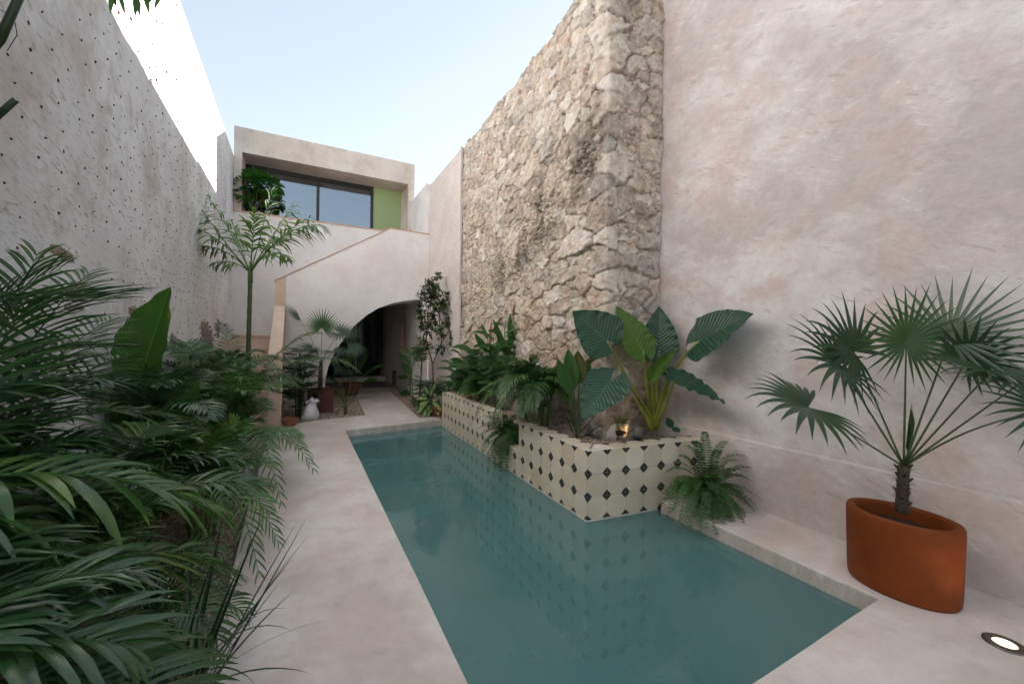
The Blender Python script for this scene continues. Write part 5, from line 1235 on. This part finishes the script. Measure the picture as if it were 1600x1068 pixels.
def fl(hx, hy, ax, nrm, Rr, mat='fan', n=26, spread=150, droop=.6, X=3.3, bow=(0, 0, 0), split=.42, cup=.12, wid=1.0):
    d1 = P(hx, hy, 1.0); hub = P(hx, hy, X/d1.x); fan_leaf(T_, tp+(hub-tp)*.01, hub, Vector(ax), Vector(nrm), Rr, mat, n=n, spread=spread, droop=droop, bow=bow, split=split, cup=cup, wid=wid, r0=.0065, stalk='stalk_dark', rr=rr, seg=8)
cr, cu, cf = Vector((math.cos(YAW), -math.sin(YAW), 0)), UP, Vector((math.sin(YAW), math.cos(YAW), 0))   # directions along the picture at this bearing
fl(1416, 534, cu*.9+cr*.15, -cf+cu*.25, .37, 'fan_bright', 30, 172, .30, 3.22, split=.34, wid=1.05)
fl(1484, 528, cu*.75+cr*.45-cf*.15, -cf*.5+cu*.5-cr*.6, .44, 'fan', 26, 135, .25, 3.40, split=.30, wid=1.0)
fl(1334, 549, -cr*.75+cu*.62, -cf*.8+cu*.5-cr*.1, .42, 'fan', 22, 150, 1.6, 3.18, split=.36, wid=1.05)
fl(1312, 569, -cr*.9+cu*.2-cf*.15, cu*.55-cf*.75, .40, 'fan', 22, 158, 2.0, 3.02, split=.34, wid=1.05)
fl(1263, 636, -cr*.85-cf*.2+cu*.05, cu*.8-cf*.5, .42, 'fan', 22, 145, 2.0, 2.86, split=.45, wid=1.1)
fl(1548, 580, -cr*.4-cf*.6-cu*.15, cu*.8-cf*.3, .42, 'fan', 24, 150, 1.2, 3.28, split=.30, wid=1.0)
fl(1592, 600, -cr*.1-cf*.8-cu*.2, cu*.8-cf*.5, .36, 'fan', 24, 150, 1.4, 3.3, split=.38, wid=1.1)
fl(1636, 640, -cr*.3-cf*.3-cu*.6, cu*.6-cf*.6, .34, 'fan', 22, 130, 1.0, 3.2, split=.34, bow=(0, 0, .05))
fl(1512, 560, cr*.1-cf*.3+cu*.3, cu*.5-cf*.7, .28, 'fan', 22, 140, .8, 3.42, split=.4)
m = MB(); 
for k in range(5): a = tp+Vector((0, 0, .0)); t_ = P(1424+k*1.5, 628+k*6, wq-.02); leaflet(m, a.lerp(t_, .3), (t_-a).normalized(), -cf, (t_-a).length*.7, .018, .02, 5, .6)
m.build('spear_leaf', M['fan_bright'], T_)

# ================= in-ground light, patio furniture
B = G(1570, 1006, 0); T_ = thing('ground_light', 'round recessed floor light glowing in the deck near the oval pot', 'lamp', B)
m = MB(); m.lathe([(.075, .0005), (.075, .006), (.07, .008), (.043, .008), (.042, .005)], B, n=40); m.build('bezel', M['steel'], T_)
m = MB(); m.lathe([(.0425, .005), (.03, .0065), (.001, .0075)], B, n=32); m.build('lens', M['lamp_glass'], T_)
l = bpy.data.lights.new('ground_light_beam', 'SPOT'); lo = bpy.data.objects.new('ground_light_beam', l); COL.objects.link(lo); lo.parent = T_
l.energy = .45; l.color = (1, .60, .30); l.spot_size = R(150); l.spot_blend = .9; l.shadow_soft_size = .03; lo.location = (0, 0, .015); lo.rotation_euler = (R(180), 0, 0)
B = G(624, 601, .004); T_ = thing('patio_stool', 'small dark wooden stool with a pale dish on it under the arch', 'stool', B)
m = MB(); m.box((B.x-.2, B.y-.18, .42), (B.x+.2, B.y+.18, .46)); m.build('seat', M['dark_wood'], T_, smooth=False)
for sx in (-1, 1):
    for sy in (-1, 1):
        m = MB(); m.box((B.x+sx*.17-.02, B.y+sy*.15-.02, .004), (B.x+sx*.17+.02, B.y+sy*.15+.02, .42)); m.build('leg', M['dark_wood'], T_, smooth=False)
T_ = thing('dish', 'pale dish with a rounded white ornament on the patio stool', 'dish', (B.x, B.y, .46)); m = MB(); m.lathe([(.001, .002), (.07, .002), (.16, .03), (.15, .035), (.07, .01), (.07, .08), (.04, .16), (.001, .19)], (B.x, B.y, .46), n=24); m.build('dish_body', M['paper'], T_)
c = Vector((2.765, 11.95, 1.95)); T_ = thing('hanging_robe', 'pale pinkish robe hanging from a hook on the patio wall', 'robe', c+Vector((0, 0, -.05)))
m = MB()
nu = 26
for j in range(14):
    for k in range(nu):
        y = (k/(nu-1)-.5)*(.30+.28*j/13); m.add((2.74-.035*math.sin(k*1.35)-.015*math.sin(k*.5+j*.3)-.02, c.y+y, 1.86-j*.085))
for j in range(13):
    for k in range(nu-1): m.f.append([j*nu+k, j*nu+k+1, (j+1)*nu+k+1, (j+1)*nu+k])
m.build('fabric', M['cloth'], T_); m = MB(); m.tube([(2.777, c.y, 1.9), (2.70, c.y, 1.9), (2.69, c.y, 1.93)], .008, 6); m.build('hook', M['black_frame'], T_)
T_ = thing('straw_hat', 'yellowish straw hat hanging on the patio wall above the robe', 'hat', (2.77, c.y, 2.02))
m = MB(); rg = []
for r_, z in ((.001, .10), (.07, .10), (.09, .07), (.095, .02), (.19, .006), (.19, .0)):
    rg.append([m.add((2.776-z, c.y+r_*math.cos(a), 2.05+r_*math.sin(a))) for a in (6.283*k/28 for k in range(28))])
for a, b__ in zip(rg[:-1], rg[1:]):
    for k in range(28): m.f.append([a[k], a[(k+1) % 28], b__[(k+1) % 28], b__[k]])
m.build('hat_body', M['straw'], T_)

# ================= gravel as loose stones
def pebbles(name, poly, z, n, size, rr):
    xs = [p[0] for p in poly]; ys = [p[1] for p in poly]; m = MB()
    def inside(x, y):
        c = False; j = len(poly)-1
        for i in range(len(poly)):
            xi, yi = poly[i]; xj, yj = poly[j]
            if (yi > y) != (yj > y) and x < (xj-xi)*(y-yi)/(yj-yi)+xi: c = not c
            j = i
        return c
    k = 0
    while k < n:
        x, y = rr.uniform(min(xs), max(xs)), rr.uniform(min(ys), max(ys))
        if not inside(x, y): continue
        k += 1; s = size*rr.uniform(.5, 1.3); m.tint = rr.random(); a = rr.uniform(0, 3.14); ca, sa = math.cos(a), math.sin(a); zz = z+rr.uniform(0, size*.5)
        i = [m.add((x+(px*ca-py*sa)*s, y+(px*sa+py*ca)*s, zz+pz*s)) for px, py, pz in ((.6, 0, 0), (.1, .45, .05), (-.5, .1, 0), (-.1, -.45, -.05), (.1, .05, .4), (0, 0, -.4))]
        for f in ((0, 1, 4), (1, 2, 4), (2, 3, 4), (3, 0, 4), (1, 0, 5), (2, 1, 5), (3, 2, 5), (0, 3, 5)): m.f.append([i[q] for q in f])
    o = m.build(name, M['pebble'], None, smooth=False); tag(o, kind='stuff', label='loose tan gravel', cat='gravel'); return o
def flat(name, poly, z, mat, kind='structure'):
    m = MB(); m.f.append([m.add((x, y, z)) for x, y in poly]); return tag(m.build(name, M[mat], None, smooth=False), kind=kind)
rp = random.Random(4)
LBP = [(-1.33, -1), (-.31, -1), (-.34, 2.0), (-.38, 4.6), (-.37, 7.55), (.2, 7.98), (.2, 7.6), (-1.33, 7.6)]
flat('left_bed', [(-1.33, -1), (-.305, -1), (-.335, 2.0), (-.375, 4.6), (-.365, 7.55), (-.42, 7.62), (-1.33, 7.62)], -.055, 'gravel')
pebbles('gravel', [(-.62, .9), (-.31, .9), (-.34, 2.0), (-.38, 4.6), (-.37, 7.4), (-.70, 7.4)], -.05, 14000, .016, rp)
pebbles('gravel', [(-1.3, .9), (-.62, .9), (-.70, 7.4), (-1.3, 7.4)], -.05, 2500, .016, rp)
fb = [(-.36, 7.57), (.2, 7.98), (1.155, 8.18), (1.44, 12.7), (.5, 12.7), (.5, 9.58), (-.22, 9.58), (-.22, 7.6)]
flat('far_bed', fb, -.035, 'gravel_pale'); pebbles('gravel', fb, -.03, 7000, .022, rp)
rb2 = [(2.04, 7.48), (2.34, 7.43), (2.36, 7.16), (2.8, 7.16), (2.8, 9.58), (2.66, 9.6), (2.66, 12.7), (2.33, 11.75)]
flat('small_bed', rb2, -.035, 'gravel_pale'); pebbles('gravel', rb2, -.03, 4000, .024, rp)
pebbles('gravel', [(2.47, 2.95), (3.55, 2.83), (3.55, 3.2), (2.78, 3.2), (2.78, 7.0), (2.52, 7.0)], .425, 9000, .014, rp)
for k, (px, py, s) in enumerate(((528, 641, .10), (508, 641, .08), (640, 628, .07), (652, 634, .06), (636, 622, .05))):
    c = G(px, py, -.03); T_ = thing('loose_stone', ['long flat stone lying on the gravel below the rusty planter', 'short flat stone next to the long one below the rusty planter', 'pale pebble lying alone in the small right bed', 'pale stone in the small right bed nearest the spotted plant', 'smallest pale stone in the small right bed'][k], 'stone', c, 'loose stones on the gravel'); m = MB()
    rock(m, (c.x, c.y, .0), (s*1.6, s*.6, s*.35), rp); m.build('stone', M['stone_plain'], T_)
